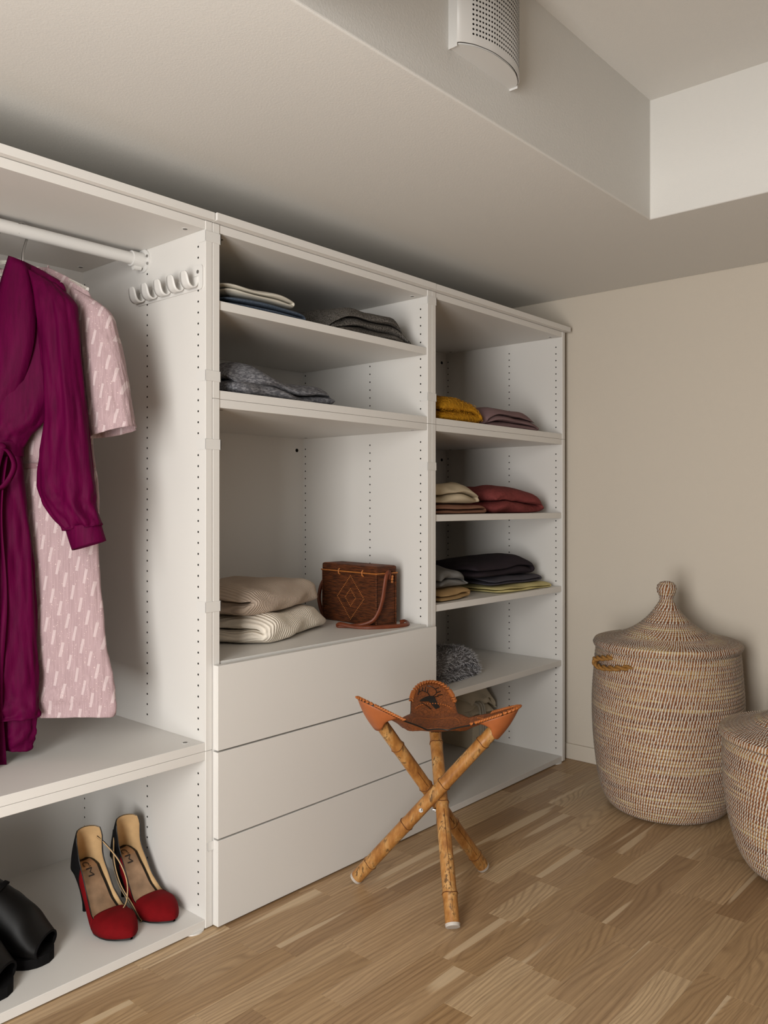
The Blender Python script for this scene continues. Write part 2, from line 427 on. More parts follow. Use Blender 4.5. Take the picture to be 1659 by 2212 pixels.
# hook rail on the side panel
hr = root('hook_rail', (-T, .142, 1.4765), 'white plastic rail of five coat hooks on the wardrobe side panel', 'hook rail')
hw_, hh = .135, .0265; pts = []
for cx_, cz_, a0 in ((hw_-.008, hh-.008, 0), (-hw_+.008, hh-.008, 90), (-hw_+.008, -hh+.008, 180), (hw_-.008, -hh+.008, 270)):
    for k in range(5):
        a = math.radians(a0+k*22.5); pts.append((cx_+.008*math.cos(a), cz_+.008*math.sin(a)))
m_ = MB(); k = len(pts)
m_.v = [(0, p[0], p[1]) for p in pts]+[(-.0035, p[0], p[1]) for p in pts]
m_.f = [tuple(range(k)), tuple(range(k, 2*k))[::-1]]+[(i, (i+1) % k, k+(i+1) % k, k+i) for i in range(k)]
m_.build('base_plate', M['plastic'], hr, bevel=.001)
for i in range(5):
    yc = -.103+i*.0535 if False else -.105+i*.0535
    prof = [(-.003, .004), (-.004, -.010), (-.008, -.019), (-.016, -.0235), (-.0245, -.020), (-.0295, -.011), (-.0325, .004), (-.034, .011)]
    P = []
    cp = catmull(prof, 22)
    for j, (px_, pz_) in enumerate(cp):
        hwj = .0145*(1 if j < 16 else math.sqrt(max(.05, 1-((j-15)/6.6)**2)))
        P.append([(px_, yc-hwj, pz_), (px_, yc-hwj*.5, pz_), (px_, yc+hwj*.5, pz_), (px_, yc+hwj, pz_)])
    MB().grid(P).build('hook', M['plastic'], hr, True, solid=.0032)
for yy in (-.118, .108):
    MB().cyl((-.0035, yy, .013), (-.0048, yy, .013), .0042, 12).build('screw', M['metal'], hr)

# ------------------------------------------------------------------ wall vent
vo = [(.104, -.594), (.104, -.6146), (.110, -.622), (.130, -.635), (.155, -.643), (.181, -.648), (.213, -.6485), (.245, -.646), (.276, -.638), (.303, -.625), (.3134, -.6167), (.315, -.594)]
vr = root('wall_vent', (.21, -.594, 1.831), 'white perforated half-round vent high on the ceiling step', 'vent')
vz = .222; loc = lambda p, z: (p[0]-.21, p[1]+.594, z)
cv = catmull(vo[1:-1], 40)
m_ = MB(); m_.grid([[loc(p, .003), loc(p, vz)] for p in cv], flip=True); m_.build('grille', M['vent_white'], vr, True, solid=.0015)
oo = [vo[0]]+[tuple(p) for p in cv]+[vo[-1]]
oo2 = [vo[0]]+[(p[0]*.97+.21*.03, p[1]+.003) for p in cv]+[vo[-1]]
for zz, nm in ((0, 'bottom_cap'), (vz, 'top_cap')):
    m_ = MB(); k = len(oo2); m_.v = [loc(p, zz) for p in oo2]+[loc(p, zz+.003) for p in oo2]
    m_.f = [tuple(range(k)), tuple(range(k, 2*k))[::-1]]+[(i, (i+1) % k, k+(i+1) % k, k+i) for i in range(k)]
    m_.build(nm, M['vent_white'], vr, bevel=.0008)
boxo('side_flange', .1035-.21, .1055-.21, -.021, 0, -.004, vz, M['vent_white'], vr, .0006)
boxo('side_flange', .314-.21, .316-.21, -.02, 0, -.004, vz, M['vent_white'], vr, .0006)
seg = np.cumsum([0]+[np.linalg.norm(cv[i+1]-cv[i]) for i in range(len(cv)-1)])
m_ = MB(); s_ = .032
while s_ < seg[-1]-.012:
    i = min(int(np.searchsorted(seg, s_))-1, len(cv)-2); u = (s_-seg[i])/(seg[i+1]-seg[i]); p = cv[i]*(1-u)+cv[i+1]*u; t_ = cv[i+1]-cv[i]; n_ = np.array([t_[1], -t_[0]]); n_ /= np.linalg.norm(n_)
    if n_[1] > 0: n_ = -n_
    z = .021
    while z < vz-.02:
        m_.disc((p[0]-.21+n_[0]*.0011, p[1]+.594+n_[1]*.0011, z), (n_[0], n_[1], 0), .0022, 8); z += .0093
    s_ += .0076
stuff(m_.build('vent_holes', M['hole'], vr))

# ------------------------------------------------------------------ folded clothes
def folded(name, label, cat, mat, cx, cy, z, rot, a, b, t, n, seed, amp=.006, group='folded clothes on the shelves', humps=(), tip=.25, flip=False, wr=1.0, subd=1, edge=.42):
    """one garment folded n times: a snaking sheet (u,z) swept along v"""
    rr = random.Random(seed)
    ext = [(a*(1-rr.random()*.07), a*(1-rr.random()*.07)) for _ in range(n)]
    sh = [rr.uniform(-.02, .02)*b for _ in range(n)]
    C_ = []; K = 12
    for k in range(n):
        d = 1 if k % 2 == 0 else -1
        u0, u1 = -d*(ext[k][0]-t/2), d*(ext[k][1]-t/2)
        for i in range(K): C_.append((u0+(u1-u0)*i/(K-1), (k+.5)*t, k))
        if k < n-1:
            for i in range(1, 6):
                an = -PI/2+PI*i/6; C_.append((u1+d*t/2*math.cos(an), (k+1)*t+t/2*math.sin(an), k+.5))
    Nn = len(C_); H = n*t; MV = 18
    nor = []
    for i in range(Nn):
        p, q = C_[max(i-1, 0)], C_[min(i+1, Nn-1)]; tx, tz = q[0]-p[0], q[1]-p[1]; L = math.hypot(tx, tz) or 1
        nor.append((-tz/L, tx/L))
    def deform(u, v, zz, k):
        f = 1-tip*abs(u/a)**5-.24*abs(v/b)**6
        for hu, hv, hs, ha in humps: f += ha*math.exp(-((u-hu)**2+(v-hv)**2)/hs**2)
        w_ = nz(u*9+seed, v*9, zz*6)*amp+nz(u*26+seed, v*26, zz*20+3)*amp*.45*wr
        z2 = zz*max(f, edge)+w_*(min(1, zz/max(H*.35, .004)))
        u2 = u*(1-.05*abs(v/b)**4)+nz(v*11+seed, zz*40, 7.1+k)*amp*1.4
        v2 = v*(1-.05*abs(u/a)**4)+sh[int(min(k, n-1))]+nz(u*11, zz*40+seed, 1.7+k)*amp*1.6
        return u2, v2, max(z2, .0)
    hth = t*.47; slices = []
    ca, sa = math.cos(rot), math.sin(rot)
    for j in range(MV):
        q = j/(MV-1); v = b*math.sin((q-.5)*PI*.999)*.55+b*(2*q-1)*.45
        k_ = .3 if j in (0, MV-1) else (.8 if j in (1, MV-2) else 1)
        ring = []
        for sgn, idx in ((1, range(Nn)), (-1, range(Nn-1, -1, -1))):
            for i in idx:
                e_ = .4 if i in (0, Nn-1) else 1
                ring.append(deform(C_[i][0]+nor[i][0]*hth*sgn*k_*e_, v, C_[i][1]+nor[i][1]*hth*sgn*k_*e_, C_[i][2]))
        slices.append(ring)
    m_ = MB(); m_.grid([[(p[0], -p[1] if flip else p[1], p[2]) for p in r] for r in slices], closed_v=True, flip=flip)
    L2 = 2*Nn
    for j0, fl in ((0, False), (MV-1, True)):
        base_ = j0*L2
        for i in range(Nn-1):
            f4 = (base_+i, base_+i+1, base_+L2-2-i, base_+L2-1-i)
            m_.f.append(f4 if fl != flip else f4[::-1])
    o = m_.build(name, mat, None, True, subd=subd)
    o.location = (cx, cy, z); o.rotation_euler = (0, 0, rot)
    return tag(o, label, cat, group)

M['denim'] = cloth('blue_denim', sc('3d4652'), .12, 700, .4, marl=sc('566273'), marl_scale=900, marl_stretch=(.25, 1, 1))
M['white_cotton'] = cloth('white_cotton', sc('c9c4b8'), .05, 400, .2)
M['marl'] = cloth('grey_marl', sc('6d6863'), .15, 500, .5, marl=sc('35332f'), marl_scale=330)
M['grey_jean'] = cloth('grey_jersey', sc('55555a'), .12, 500, .4, marl=sc('828286'), marl_scale=260, marl_stretch=(.3, 1, 1))
M['mustard'] = cloth('mustard_mohair', sc('b07d1c'), .3, 160, 1.0, sheen=.5, wr=90)
M['mauve'] = cloth('mauve_cotton', sc('7d6566'), .12, 500, .3)
M['shirt'] = cloth('beige_linen', sc('b5a68d'), .12, 700, .35)
M['brown'] = cloth('brown_cotton', sc('8a6350'), .1, 500, .3)
M['redwool'] = cloth('red_wool', sc('783a38'), .28, 330, .9, sheen=.5, wr=70)
M['tan'] = cloth('tan_cotton', sc('a3855c'), .12, 500, .3)
M['greywool'] = cloth('grey_wool', sc('6f6e6c'), .15, 420, .5, sheen=.4)
M['navy'] = cloth('black_plum_cotton', sc('2b2429'), .15, 500, .3)
M['slate'] = cloth('slate_cotton', sc('4a474e'), .15, 500, .3)
M['yellow'] = cloth('pale_yellow_cotton', sc('c9bd86'), .1, 500, .3)
M['taupe'] = knit('taupe_rib_knit', sc('c2b0a0'), 'y', 150, .8, .08, .80)
M['cream'] = knit('cream_rib_knit', sc('eee4d5'), 'y', 105, .9, .04, .84)
M['fuzz'] = cloth('grey_fuzz', sc('5b5a5c'), .2, 300, .8)
M['fuzz_fibre'] = simple('grey_fibre', sc('b4b3b6'), .8, .2, var=.35, vs=90)
M['canvas'] = cloth('cream_canvas', sc('cfc3ad'), .06, 900, .3)

zM = 1.4295; zU = ZB0+1.2+T; zA = ZB0+.926; zBs = ZB0+.652; zC = ZB0+.376; zD = ZB0+.597
def stack(z, *items):
    """garments lying one on another"""
    for it in items:
        nm, lab, cat, mat, cx, cy, rot, a, b, H, n, seed, amp, kw = it
        folded(nm, lab, cat, M[mat], cx, cy, z, rot, a, b, H/n, n, seed, amp, **kw); z += H*.99
stack(zM, ('jeans', 'folded blue denim under the white garment on the top shelf', 'jeans', 'denim', .180, .165, 0, .142, .15, .032, 2, 1, .003, {}),
    ('t_shirt', 'folded white cotton garment on top of the blue denim', 'clothing', 'white_cotton', .163, .162, .02, .130, .142, .030, 2, 2, .005, dict(edge=.6)))
stack(zM, ('sweater', 'folded dark grey marl garment on the top shelf', 'clothing', 'marl', .582, .158, -.08, .160, .13, .085, 3, 3, .014, dict(tip=.5, edge=.35)))
stack(zU, ('sweatpants', 'rumpled grey jersey garment alone on the shelf above the woven bag', 'clothing', 'grey_jean', .225, .160, .05, .188, .135, .056, 2, 4, .016, dict(humps=((-.085, -.06, .075, .6),), tip=.2, edge=.5)))
stack(zU, ('knit_scarf', 'mustard yellow mohair knit beside the mauve garment', 'scarf', 'mustard', .978, .165, 0, .128, .145, .080, 2, 5, .008, dict(tip=.45, edge=.6, humps=((-.09, 0, .1, .12),))))
stack(zU, ('trousers', 'folded mauve cotton garment beside the mustard knit', 'trousers', 'mauve', 1.30, .160, -.04, .172, .135, .068, 3, 6, .010, dict(tip=.4, humps=((-.1, -.05, .1, .1),))))
stack(zA, ('trousers', 'folded brown cotton garment under the beige shirt', 'trousers', 'brown', 1.005, .185, .03, .162, .145, .034, 2, 7, .006, {}),
    ('shirt', 'folded beige linen shirt with a button, on the brown garment', 'shirt', 'shirt', .985, .19, -.05, .146, .14, .066, 2, 8, .013, dict(tip=.45, humps=((-.07, -.02, .09, .15),))))
stack(zA, ('sweater', 'folded dusty red wool sweater beside the beige shirt', 'sweater', 'redwool', 1.345, .19, -.03, .164, .15, .088, 2, 9, .014, dict(tip=.35, humps=((-.02, -.02, .12, .08),))))
stack(zBs, ('t_shirt', 'folded tan cotton garment under the grey wool sweater', 'clothing', 'tan', .952, .175, .1, .106, .145, .040, 2, 10, .007, {}),
    ('sweater', 'folded grey wool sweater on the tan garment', 'sweater', 'greywool', .945, .18, .12, .104, .135, .060, 2, 11, .013, dict(tip=.3)))
stack(zBs, ('t_shirt', 'pale yellow cotton garment, lowest of the pile with the black cloth', 'clothing', 'yellow', 1.375, .16, -.02, .18, .14, .022, 2, 12, .008, dict(tip=.1, edge=.6)),
    ('trousers', 'slate grey cotton garment between the yellow one and the black one', 'clothing', 'slate', 1.38, .185, -.05, .168, .13, .030, 2, 13, .008, dict(tip=.2)),
    ('trousers', 'large folded black-plum cotton garment on top of the slate one', 'clothing', 'navy', 1.315, .205, -.06, .20, .13, .058, 2, 14, .010, dict(tip=.25, humps=((.11, -.03, .1, .25), (-.16, 0, .08, -.3)))))
# sweaters beside the bag: sheet folded towards the viewer
RS = math.radians(24)
stack(zD, ('sweater', 'cream ribbed knit sweater under the taupe one', 'sweater', 'cream', .345, .280, RS-PI/2, .142, .195, .074, 2, 15, .014, dict(tip=.10, edge=.6, flip=True)),
    ('sweater', 'taupe ribbed knit sweater folded on the cream one', 'sweater', 'taupe', .322, .285, RS-PI/2-.05, .138, .192, .076, 2, 16, .014, dict(tip=.15, edge=.55, flip=True)))
# fuzzy throw
def fuzzy():
    o = folded('fuzzy_throw', 'fluffy grey pile throw folded on the shelf behind the stool', 'throw', M['fuzz'], 1.008, .215, zC, .10, .162, .15, .052, 2, 17, .012, tip=.3, subd=0)
    me = o.data; rr = random.Random(5); V_ = []; F_ = []
    me.calc_loop_triangles(); co = [v.co for v in me.vertices]; no = [v.normal for v in me.vertices]
    tris = [(t_.vertices, t_.area) for t_ in me.loop_triangles]; tot = sum(a for _, a in tris)
    for vs_, ar in tris:
        k = 15000*ar/tot; k = int(k)+(rr.random() < k-int(k))
        for _ in range(k):
            u, v = rr.random(), rr.random()
            if u+v > 1: u, v = 1-u, 1-v
            p = co[vs_[0]]*(1-u-v)+co[vs_[1]]*u+co[vs_[2]]*v; n_ = (no[vs_[0]]+no[vs_[1]]+no[vs_[2]]).normalized()
            d = (n_+Vector((rr.uniform(-1, 1), rr.uniform(-1, 1), rr.uniform(-1, .6)))*.8).normalized()
            L = rr.uniform(.006, .014); s_ = d.orthogonal().normalized()*.0007; b2 = Vector((rr.uniform(-1, 1), rr.uniform(-1, 1), rr.uniform(-1, 1)))*L*.45
            k0 = len(V_); p1 = p+d*L*.55+b2*.3; p2 = p+d*L+b2
            p1.z = max(p1.z, .0005); p2.z = max(p2.z, .0005)
            V_ += [p-s_, p+s_, p1-s_*.8, p1+s_*.8, p2]
            F_ += [(k0, k0+1, k0+3, k0+2), (k0+2, k0+3, k0+4)]
    stuff(mesh('pile', V_, F_, M['fuzz_fibre'], o))
fuzzy()
# fuzzy loops on the mustard knit
def loops(o, n, mat, R=.006, seed=3):
    me = o.data; rr = random.Random(seed); me.calc_loop_triangles(); co = [v.co for v in me.vertices]; no = [v.normal for v in me.vertices]; m_ = MB()
    tris = list(me.loop_triangles); tot = sum(t_.area for t_ in tris)
    for t_ in tris:
        k = n*t_.area/tot; k = int(k)+(rr.random() < k-int(k))
        for _ in range(k):
            u, v = rr.random(), rr.random()
            if u+v > 1: u, v = 1-u, 1-v
            a, b, c = t_.vertices; p = co[a]*(1-u-v)+co[b]*u+co[c]*v; n_ = (no[a]+no[b]+no[c]).normalized(); s_ = n_.orthogonal().normalized(); s_.rotate(Matrix.Rotation(rr.random()*6.28, 3, n_))
            q = n_.cross(s_); pts = [p+s_*R*math.cos(an)+n_*(.0005+R*.45*math.sin(an))+q*R*.3*math.sin(2*an) for an in np.linspace(0, PI, 5)]
            m_.tube(pts, .00075, 3, caps=False)
    stuff(m_.build('wool_loops', mat, o))
loops(bpy.data.objects['knit_scarf'], 1700, M['mustard'])
# shirt button
sh_ = [o for o in bpy.data.objects if o.name == 'shirt'][0]
MB().cyl((.02, -.1275, .040), (.02, -.1300, .041), .006, 14).build('button', simple('shell_button', sc('cbbd9f'), .3), sh_)

# ------------------------------------------------------------------ canvas box with cloth bundle
bx = root('storage_box', (1.502, .42, ZB0+T), 'cream canvas storage box under a cotton bundle on the lowest shelf', 'box')
boxo('body', -.076, .064, -.122, .118, 0, .088, M['canvas'], bx, .004)
boxo('lid', -.079, .067, -.125, .121, .0885, .112, M['canvas'], bx, .004)
m_ = MB(); rr = random.Random(4)
for i in range(14): m_.ball((.066+rr.uniform(-.004, .004), -.119+rr.uniform(-.006, .006), .03+rr.uniform(-.010, .010)), .0065, 7, 5)
m_.build('pompon', simple('dark_red_wool', sc('3a1414'), .95, .1), bx, True)
folded('cotton_bundle', 'rumpled cream cotton bag on the canvas storage box', 'bag', M['canvas'], 1.442, .395, ZB0+T+.1125, .1, .108, .130, .030, 4, 21, .020, tip=.5, humps=((.04, -.05, .07, .35), (-.07, 0, .06, -.2)), edge=.35, group='bundles')
bun = bpy.data.objects['cotton_bundle']; del bun['group']
cord = simple('white_cord', sc('b9b3a6'), .8, .2)
for k, (dx, ln) in enumerate(((-.055, .115), (-.035, .13), (-.02, .10))):
    pts = catmull([(dx-.01, -.10, .075), (dx, -.132, .072), (dx+.004, -.141, .04), (dx+.002*k, -.143, -.02), (dx+.006, -.141, .06-ln)], 18)
    MB().tube([tuple(p) for p in pts], .0038, 7).build('drawstring', cord, bun, True)

# ------------------------------------------------------------------ woven bag
def wicker():
    t = NT('woven_rattan'); t.rough(.6); t.spec(.3)
    v = t.coords(); sep = t.n('ShaderNodeSeparateXYZ'); t.l(v, sep.inputs[0])
    rows = t.math('MULTIPLY_ADD', t.math('SINE', t.math('MULTIPLY', sep.outputs[2], 2*PI/.0034)), .5, .5)
    along = t.math('ADD', sep.outputs[0], sep.outputs[1])
    rowi = t.math('FLOOR', t.math('MULTIPLY', sep.outputs[2], 1/.0034))
    st = t.math('MULTIPLY_ADD', t.math('SINE', t.math('ADD', t.math('MULTIPLY', along, 2*PI/.0036), t.math('MULTIPLY', rowi, 3.14))), .5, .5)
    nn = t.noise(t.coords(scale=(6, 6, 60)), 4, 3, .7)
    c = t.mix(t.ramp(nn, [(.38, (0,0,0)), (.62, (1,1,1))]), sc('4f2a16'), sc('97522a'))
    hgt = t.math('MULTIPLY', rows, t.math('MULTIPLY_ADD', st, .6, .4))
    t.col(t.mix(t.math('MULTIPLY_ADD', hgt, .75, .25), sc('1c0d06'), c)); t.bump(hgt, .9, .002)
    return t.m
M['wicker'] = wicker(); M['strap'] = simple('brown_strap_leather', sc('6e351d'), .45, .4, var=.15, vs=40)
M['rattan_lt'] = simple('light_rattan', sc('a4632f'), .5, .4, var=.2, vs=200)
ab = math.radians(-6); bw_, bd_, bh = .252, .078, .158
bag = root('woven_bag', (.645, .085, zD), 'brown woven rattan box bag with a leather strap', 'bag', ab)
# local: x = depth (away from viewer side), y = width
def rbox(name, x0, x1, y0, y1, z0, z1, mat, par, bev, sub=0):
    return MB().box(x0, x1, y0, y1, z0, z1).build(name, mat, par, bevel=bev, smooth=False)
rbox('body', 0, bd_, 0, bw_, 0, bh, M['wicker'], bag, .005)
lid = rbox('lid', -.003, bd_+.003, -.003, bw_+.003, bh-.003, bh+.020, M['wicker'], bag, .006)
m_ = MB()
m_.tube([(-.004, -.003, bh-.002), (-.004, bw_+.003, bh-.002)], .0024, 8); m_.tube([(-.003, -.004, bh-.002), (bd_+.003, -.004, bh-.002)], .0024, 8)
m_.build('rim_cane', M['rattan_lt'], bag, True)
m_ = MB()
for zz in (.003, bh-.006): m_.tube([(-.001, 0, zz), (-.001, bw_, zz)], .0022, 6); m_.tube([(0, -.001, zz), (bd_, -.001, zz)], .0022, 6)
for xx, yy in ((-.0005, -.0005), (bd_, -.0005), (-.0005, bw_)): m_.tube([(xx, yy, 0), (xx, yy, bh)], .0028, 6)
m_.build('edge_binding', M['wicker'], bag, True)
for yy in (.055, .165):
    m_ = MB(); m_.tube([(-.004, yy, bh+.006), (-.0085, yy, bh), (-.0075, yy, bh-.009), (-.002, yy, bh-.012)], .0026, 7); m_.build('hinge_loop', M['rattan_lt'], bag, True)
m_ = MB(); cyb, czb = .117, .078
for sz in (.066, .026):
    for k in range(4):
        n_ = int(sz/.0043)
        for i in range(n_):
            u = i/n_; a0 = k*PI/2; p = np.array([math.cos(a0), math.sin(a0)])*(1-u)+np.array([math.cos(a0+PI/2), math.sin(a0+PI/2)])*u
            m_.ball((-.0006, cyb+p[0]*sz*.95, czb+p[1]*sz), .0019, 6, 4, (.7, 1, 1))
stuff(m_.build('diamond_pattern', M['rattan_lt'], bag, True))
# strap: from near narrow side over to the shelf and round
P = catmull([(.045, -.006, bh-.020), (.043, -.010, bh+.002), (.030, -.013, bh-.004), (.020, -.015, .12), (.010, -.018, .085), (-.004, -.018, .05), (-.022, -.010, .022), (-.046, .018, .009), (-.072, .05, .006), (-.088, .07, .006), (-.086, .058, .012), (-.066, .022, .006), (-.04, -.016, .005), (.0, -.040, .005), (.045, -.052, .005), (.085, -.046, .006), (.10, -.02, .010), (.096, .0, .006)], 90)
nr = []
for i, p in enumerate(P):
    f = sstep(.35, .5, i/89); nr.append(tuple(Vector((-.35, -1, 0))*(1-f)+Vector((-.25, -.95, .35))*f))
MB().ribbon([tuple(p) for p in P], .0115, nr, .0022).build('strap', M['strap'], bag, True)
P = catmull([(.035, bw_+.006, bh-.02), (.030, bw_+.022, bh-.03), (.02, bw_+.036, .10), (.012, bw_+.036, .06), (.012, bw_+.022, .02), (.02, bw_+.012, .006)], 30)
MB().ribbon([tuple(p) for p in P], .0115, (.4, 1, 0), .0022).build('strap', M['strap'], bag, True)
m_ = MB()
for k, zz in enumerate((0, .008, .016)): m_.ball((.058, -.006, bh-.012-zz), .0048-.0004*k, 8, 6)
m_.build('toggle', M['rattan_lt'], bag, True)

# ------------------------------------------------------------------ coiled baskets
def grass():
    t = NT('coiled_grass'); t.rough(.75); t.spec(.25)
    n1 = t.noise(t.coords(scale=(3, 3, 55)), 1.6, 3, .65); n2 = t.noise(t.coords(scale=(30, 30, 260)), 2, 2)
    c = t.ramp(n1, [(.28, sc('5a3520')), (.42, sc('7d4a2c')), (.52, sc('9c6840')), (.60, sc('b8935c')), (.72, sc('c9b07a'))])
    t.col(t.mix(t.math('MULTIPLY', n2, .5), c, sc('5a3a26'))); t.bump(n2, .5, .001); return t.m
M['grass'] = grass(); M['stitch'] = simple('white_stitch', sc('c3bbae'), .45, .4, var=.12, vs=60)
M['rope'] = simple('jute_rope', sc('8c6433'), .8, .2, var=.25, vs=150, bump=.4, bs=300)
M['rope2'] = simple('yellow_jute_rope', sc('b98f45'), .8, .2, var=.25, vs=150, bump=.4, bs=300)
def coiled(prof, pitch, bulge, seg, stitch, parent, name, slant=.16, inner=None):
    """scalloped surface of revolution + its stitches"""
    P = catmull(prof, 240); d = np.r_[0, np.cumsum(np.linalg.norm(np.diff(P, axis=0), axis=1))]; Ltot = d[-1]; nc = max(2, int(round(Ltot/pitch)))
    def at(s_):
        s_ = min(max(s_, 0), Ltot); i = min(int(np.searchsorted(d, s_, 'right'))-1, len(P)-2); u = (s_-d[i])/(d[i+1]-d[i]+1e-12); p = P[i]*(1-u)+P[i+1]*u
        t_ = P[min(i+2, len(P)-1)]-P[max(i-1, 0)]; t_ = t_/np.linalg.norm(t_); return p, np.array([t_[1], -t_[0]])
    rr = random.Random(len(prof)); q = Ltot/nc; pr = []
    for c_ in range(nc):
        for k in range(5):
            f = k/5; p, n_ = at((c_+f)*q); o_ = bulge*(math.sin(PI*f)**.6 if f > 0 else 0); pr.append((max(p[0]+n_[0]*o_, .0005), p[1]+n_[1]*o_))
    p, n_ = at(Ltot); pr.append((max(p[0], .0005), p[1]))
    MB().lathe(pr, seg, cap0=False).build(name, M['grass'], parent, True)
    V_ = []; F_ = []
    for c_ in range(nc):
        pm, _ = at((c_+.5)*q); rmax = max(p_[0] for p_ in prof); ns = int(2*PI*rmax/stitch); ph = 0
        while pm[0] < .62*rmax*ns/int(2*PI*rmax/stitch) and ns > 12: ns //= 2
        if ns < 6: continue
        w_ = .42*2*PI/ns; ph = c_*.30*2*PI/ns
        for i in range(ns):
            th = 2*PI*(i+rr.uniform(-.12, .12))/ns+ph; k0 = len(V_)
            for k in range(5):
                f = -.08+1.16*k/4; p, n_ = at((c_+f)*q); o_ = bulge*(math.sin(PI*min(max(f, .05), .95))**.6)+.0009; r_, z_ = p[0]+n_[0]*o_, p[1]+n_[1]*o_
                tt = th+slant*stitch/max(pm[0], .02)*(f-.5)*2
                for e_ in (-.5, .5): V_.append((r_*math.cos(tt+e_*w_), r_*math.sin(tt+e_*w_), z_))
            for k in range(4): F_.append((k0+2*k, k0+2*k+1, k0+2*k+3, k0+2*k+2))
    stuff(mesh('stitching', V_, F_, M['stitch'], parent))
def rope(path, r, name, mat, parent, turns=90):
    P = [Vector(p) for p in catmull(path, 60)]; m_ = MB(); L = sum((P[i+1]-P[i]).length for i in range(59))
    for ph in (0, PI):
        pts = []; s_ = 0
        for i in range(59):
            for u in (0, .5):
                p = P[i].lerp(P[i+1], u); t_ = (P[i+1]-P[i]).normalized(); a = Vector((0, 0, 1)); a = (a-t_*a.dot(t_)).normalized(); b = t_.cross(a)
                an = (i+u)/59*L/(r*5.5)*2*PI+ph; pts.append(p+(a*math.cos(an)+b*math.sin(an))*r*.62)
        m_.tube(pts, r*.66, 7)
    return m_.build(name, mat, parent, True)
def make_basket(cx, cy, body, lid, label, stitch=.0085, pitch=.0108):
    r = root('coiled_basket', (cx, cy, .002), label, 'basket', group='coiled baskets by the wall')
    coiled(body, pitch, .0040, 120, stitch, r, 'body')
    coiled(lid, pitch*.92, .0034, 110, stitch, r, 'lid')
    return r
big = make_basket(1.397, -.478, [(.004, .002), (.09, .0), (.155, .004), (.186, .028), (.206, .08), (.219, .164), (.2265, .254), (.228, .344), (.2225, .43), (.216, .497), (.206, .500)],
    [(.206, .506), (.2215, .509), (.2245, .518), (.216, .527), (.175, .533), (.138, .545), (.100, .564), (.068, .588), (.043, .615), (.026, .640), (.0185, .655), (.020, .668), (.026, .682), (.0265, .697), (.018, .708), (.004, .711)],
    'large lidded coiled basket with a knob top, standing against the wall')
small = make_basket(1.17, -.965, [(.004, .002), (.09, .0), (.132, .004), (.158, .022), (.18, .06), (.198, .12), (.209, .18), (.2155, .25), (.2165, .31), (.213, .338), (.203, .341)],
    [(.20, .349), (.220, .351), (.2245, .360), (.215, .369), (.175, .377), (.13, .394), (.095, .414), (.065, .437), (.042, .462), (.025, .488), (.0185, .50), (.020, .513), (.026, .527), (.0265, .54), (.018, .551), (.004, .554)],
    'smaller lidded coiled basket cut by the right edge of the photo')
def pol(r_, deg, z): return (r_*math.cos(math.radians(deg)), r_*math.sin(math.radians(deg)), z)
rope([pol(.220, 157, .490), pol(.229, 150, .484), pol(.238, 141, .476), pol(.241, 139, .466), pol(.238, 144, .455), pol(.233, 154, .456), pol(.231, 166, .464), pol(.221, 177, .471)], .0075, 'handle', M['rope'], big)
rope([pol(.214, 172, .305), pol(.230, 173, .298), pol(.232, 174.5, .27), pol(.231, 176.5, .235), pol(.232, 180, .205), pol(.234, 187, .192), pol(.233, 194, .20), pol(.231, 198, .24), pol(.230, 200, .28), pol(.214, 201, .305)], .0066, 'handle', M['rope2'], small)
for b_, z_, a0 in ((big, .478, -15), (small, .305, 8)):
    rr_ = .226 if b_ is big else .216
    rope([pol(rr_-.006, a0-9, z_), pol(rr_+.008, a0-8, z_-.006), pol(rr_+.012, a0, z_-.028), pol(rr_+.008, a0+8, z_-.006), pol(rr_-.006, a0+9, z_)], .0054, 'handle', M['rope'], b_)

# ------------------------------------------------------------------ bamboo stool
def bamboo():
    t = NT('bamboo'); t.rough(.38); t.spec(.45)
    tc = t.coords(); n1 = t.noise(t.coords(scale=(9, 9, 3)), 3.5, 4, .65); n2 = t.noise(t.coords(scale=(60, 60, 16)), 3, 3, .6)
    c = t.ramp(n1, [(.30, sc('74461f')), (.48, sc('a06d36')), (.66, sc('bb915a'))])
    bl = t.math('MULTIPLY', t.ramp(n1, [(.50, (0,0,0)), (.60, (1,1,1))]), t.ramp(n2, [(.50, (0,0,0)), (.58, (1,1,1))]))
    t.col(t.mix(t.math('MULTIPLY', bl, .8), c, sc('341a0c'))); t.bump(n2, .15, .001); return t.m
M['bamboo'] = bamboo()
M['bamboo_dark'] = simple('bamboo_node', sc('5c3315'), .6, .3, var=.3, vs=200)
def leather(name, c, var=.25):
    t = NT(name); t.rough(.48); t.spec(.4); v = t.coords(); n1 = t.noise(v, 22, 4, .6); n2 = t.noise(v, 380, 3)
    t.col(t.mix(n1, tuple(x*(1-var*1.6) for x in c), tuple(min(1, x*(1+var)) for x in c))); t.bump(t.math('ADD', n2, t.math('MULTIPLY', n1, .5)), .25, .0012); return t.m
M['leather'] = leather('tan_leather', sc('75401e')); M['leather_lt'] = leather('orange_leather', sc('a35c31'), .18)
def tooled():
    t = NT('tooled_seat_leather'); t.rough(.5); t.spec(.35); v = t.coords(); n1 = t.noise(v, 18, 4, .6)
    vo_ = t.n('ShaderNodeTexVoronoi'); vo_.feature = 'DISTANCE_TO_EDGE'; vo_.inputs['Scale'].default_value = 95; t.l(v, vo_.inputs['Vector'])
    e_ = t.ramp(vo_.outputs['Distance'], [(.02, (1,1,1)), (.10, (0,0,0))])
    c = t.mix(n1, sc('683719'), sc('9a572b')); c = t.mix(t.math('MULTIPLY', e_, .5), c, sc('2c160b')); t.col(c)
    t.bump(t.math('SUBTRACT', n1, e_), .35, .0012); return t.m
M['lace'] = leather('leather_lace', sc('b0642c'), .3); M['black_ink'] = simple('black_tooling', sc('15100d'), .4, .4)
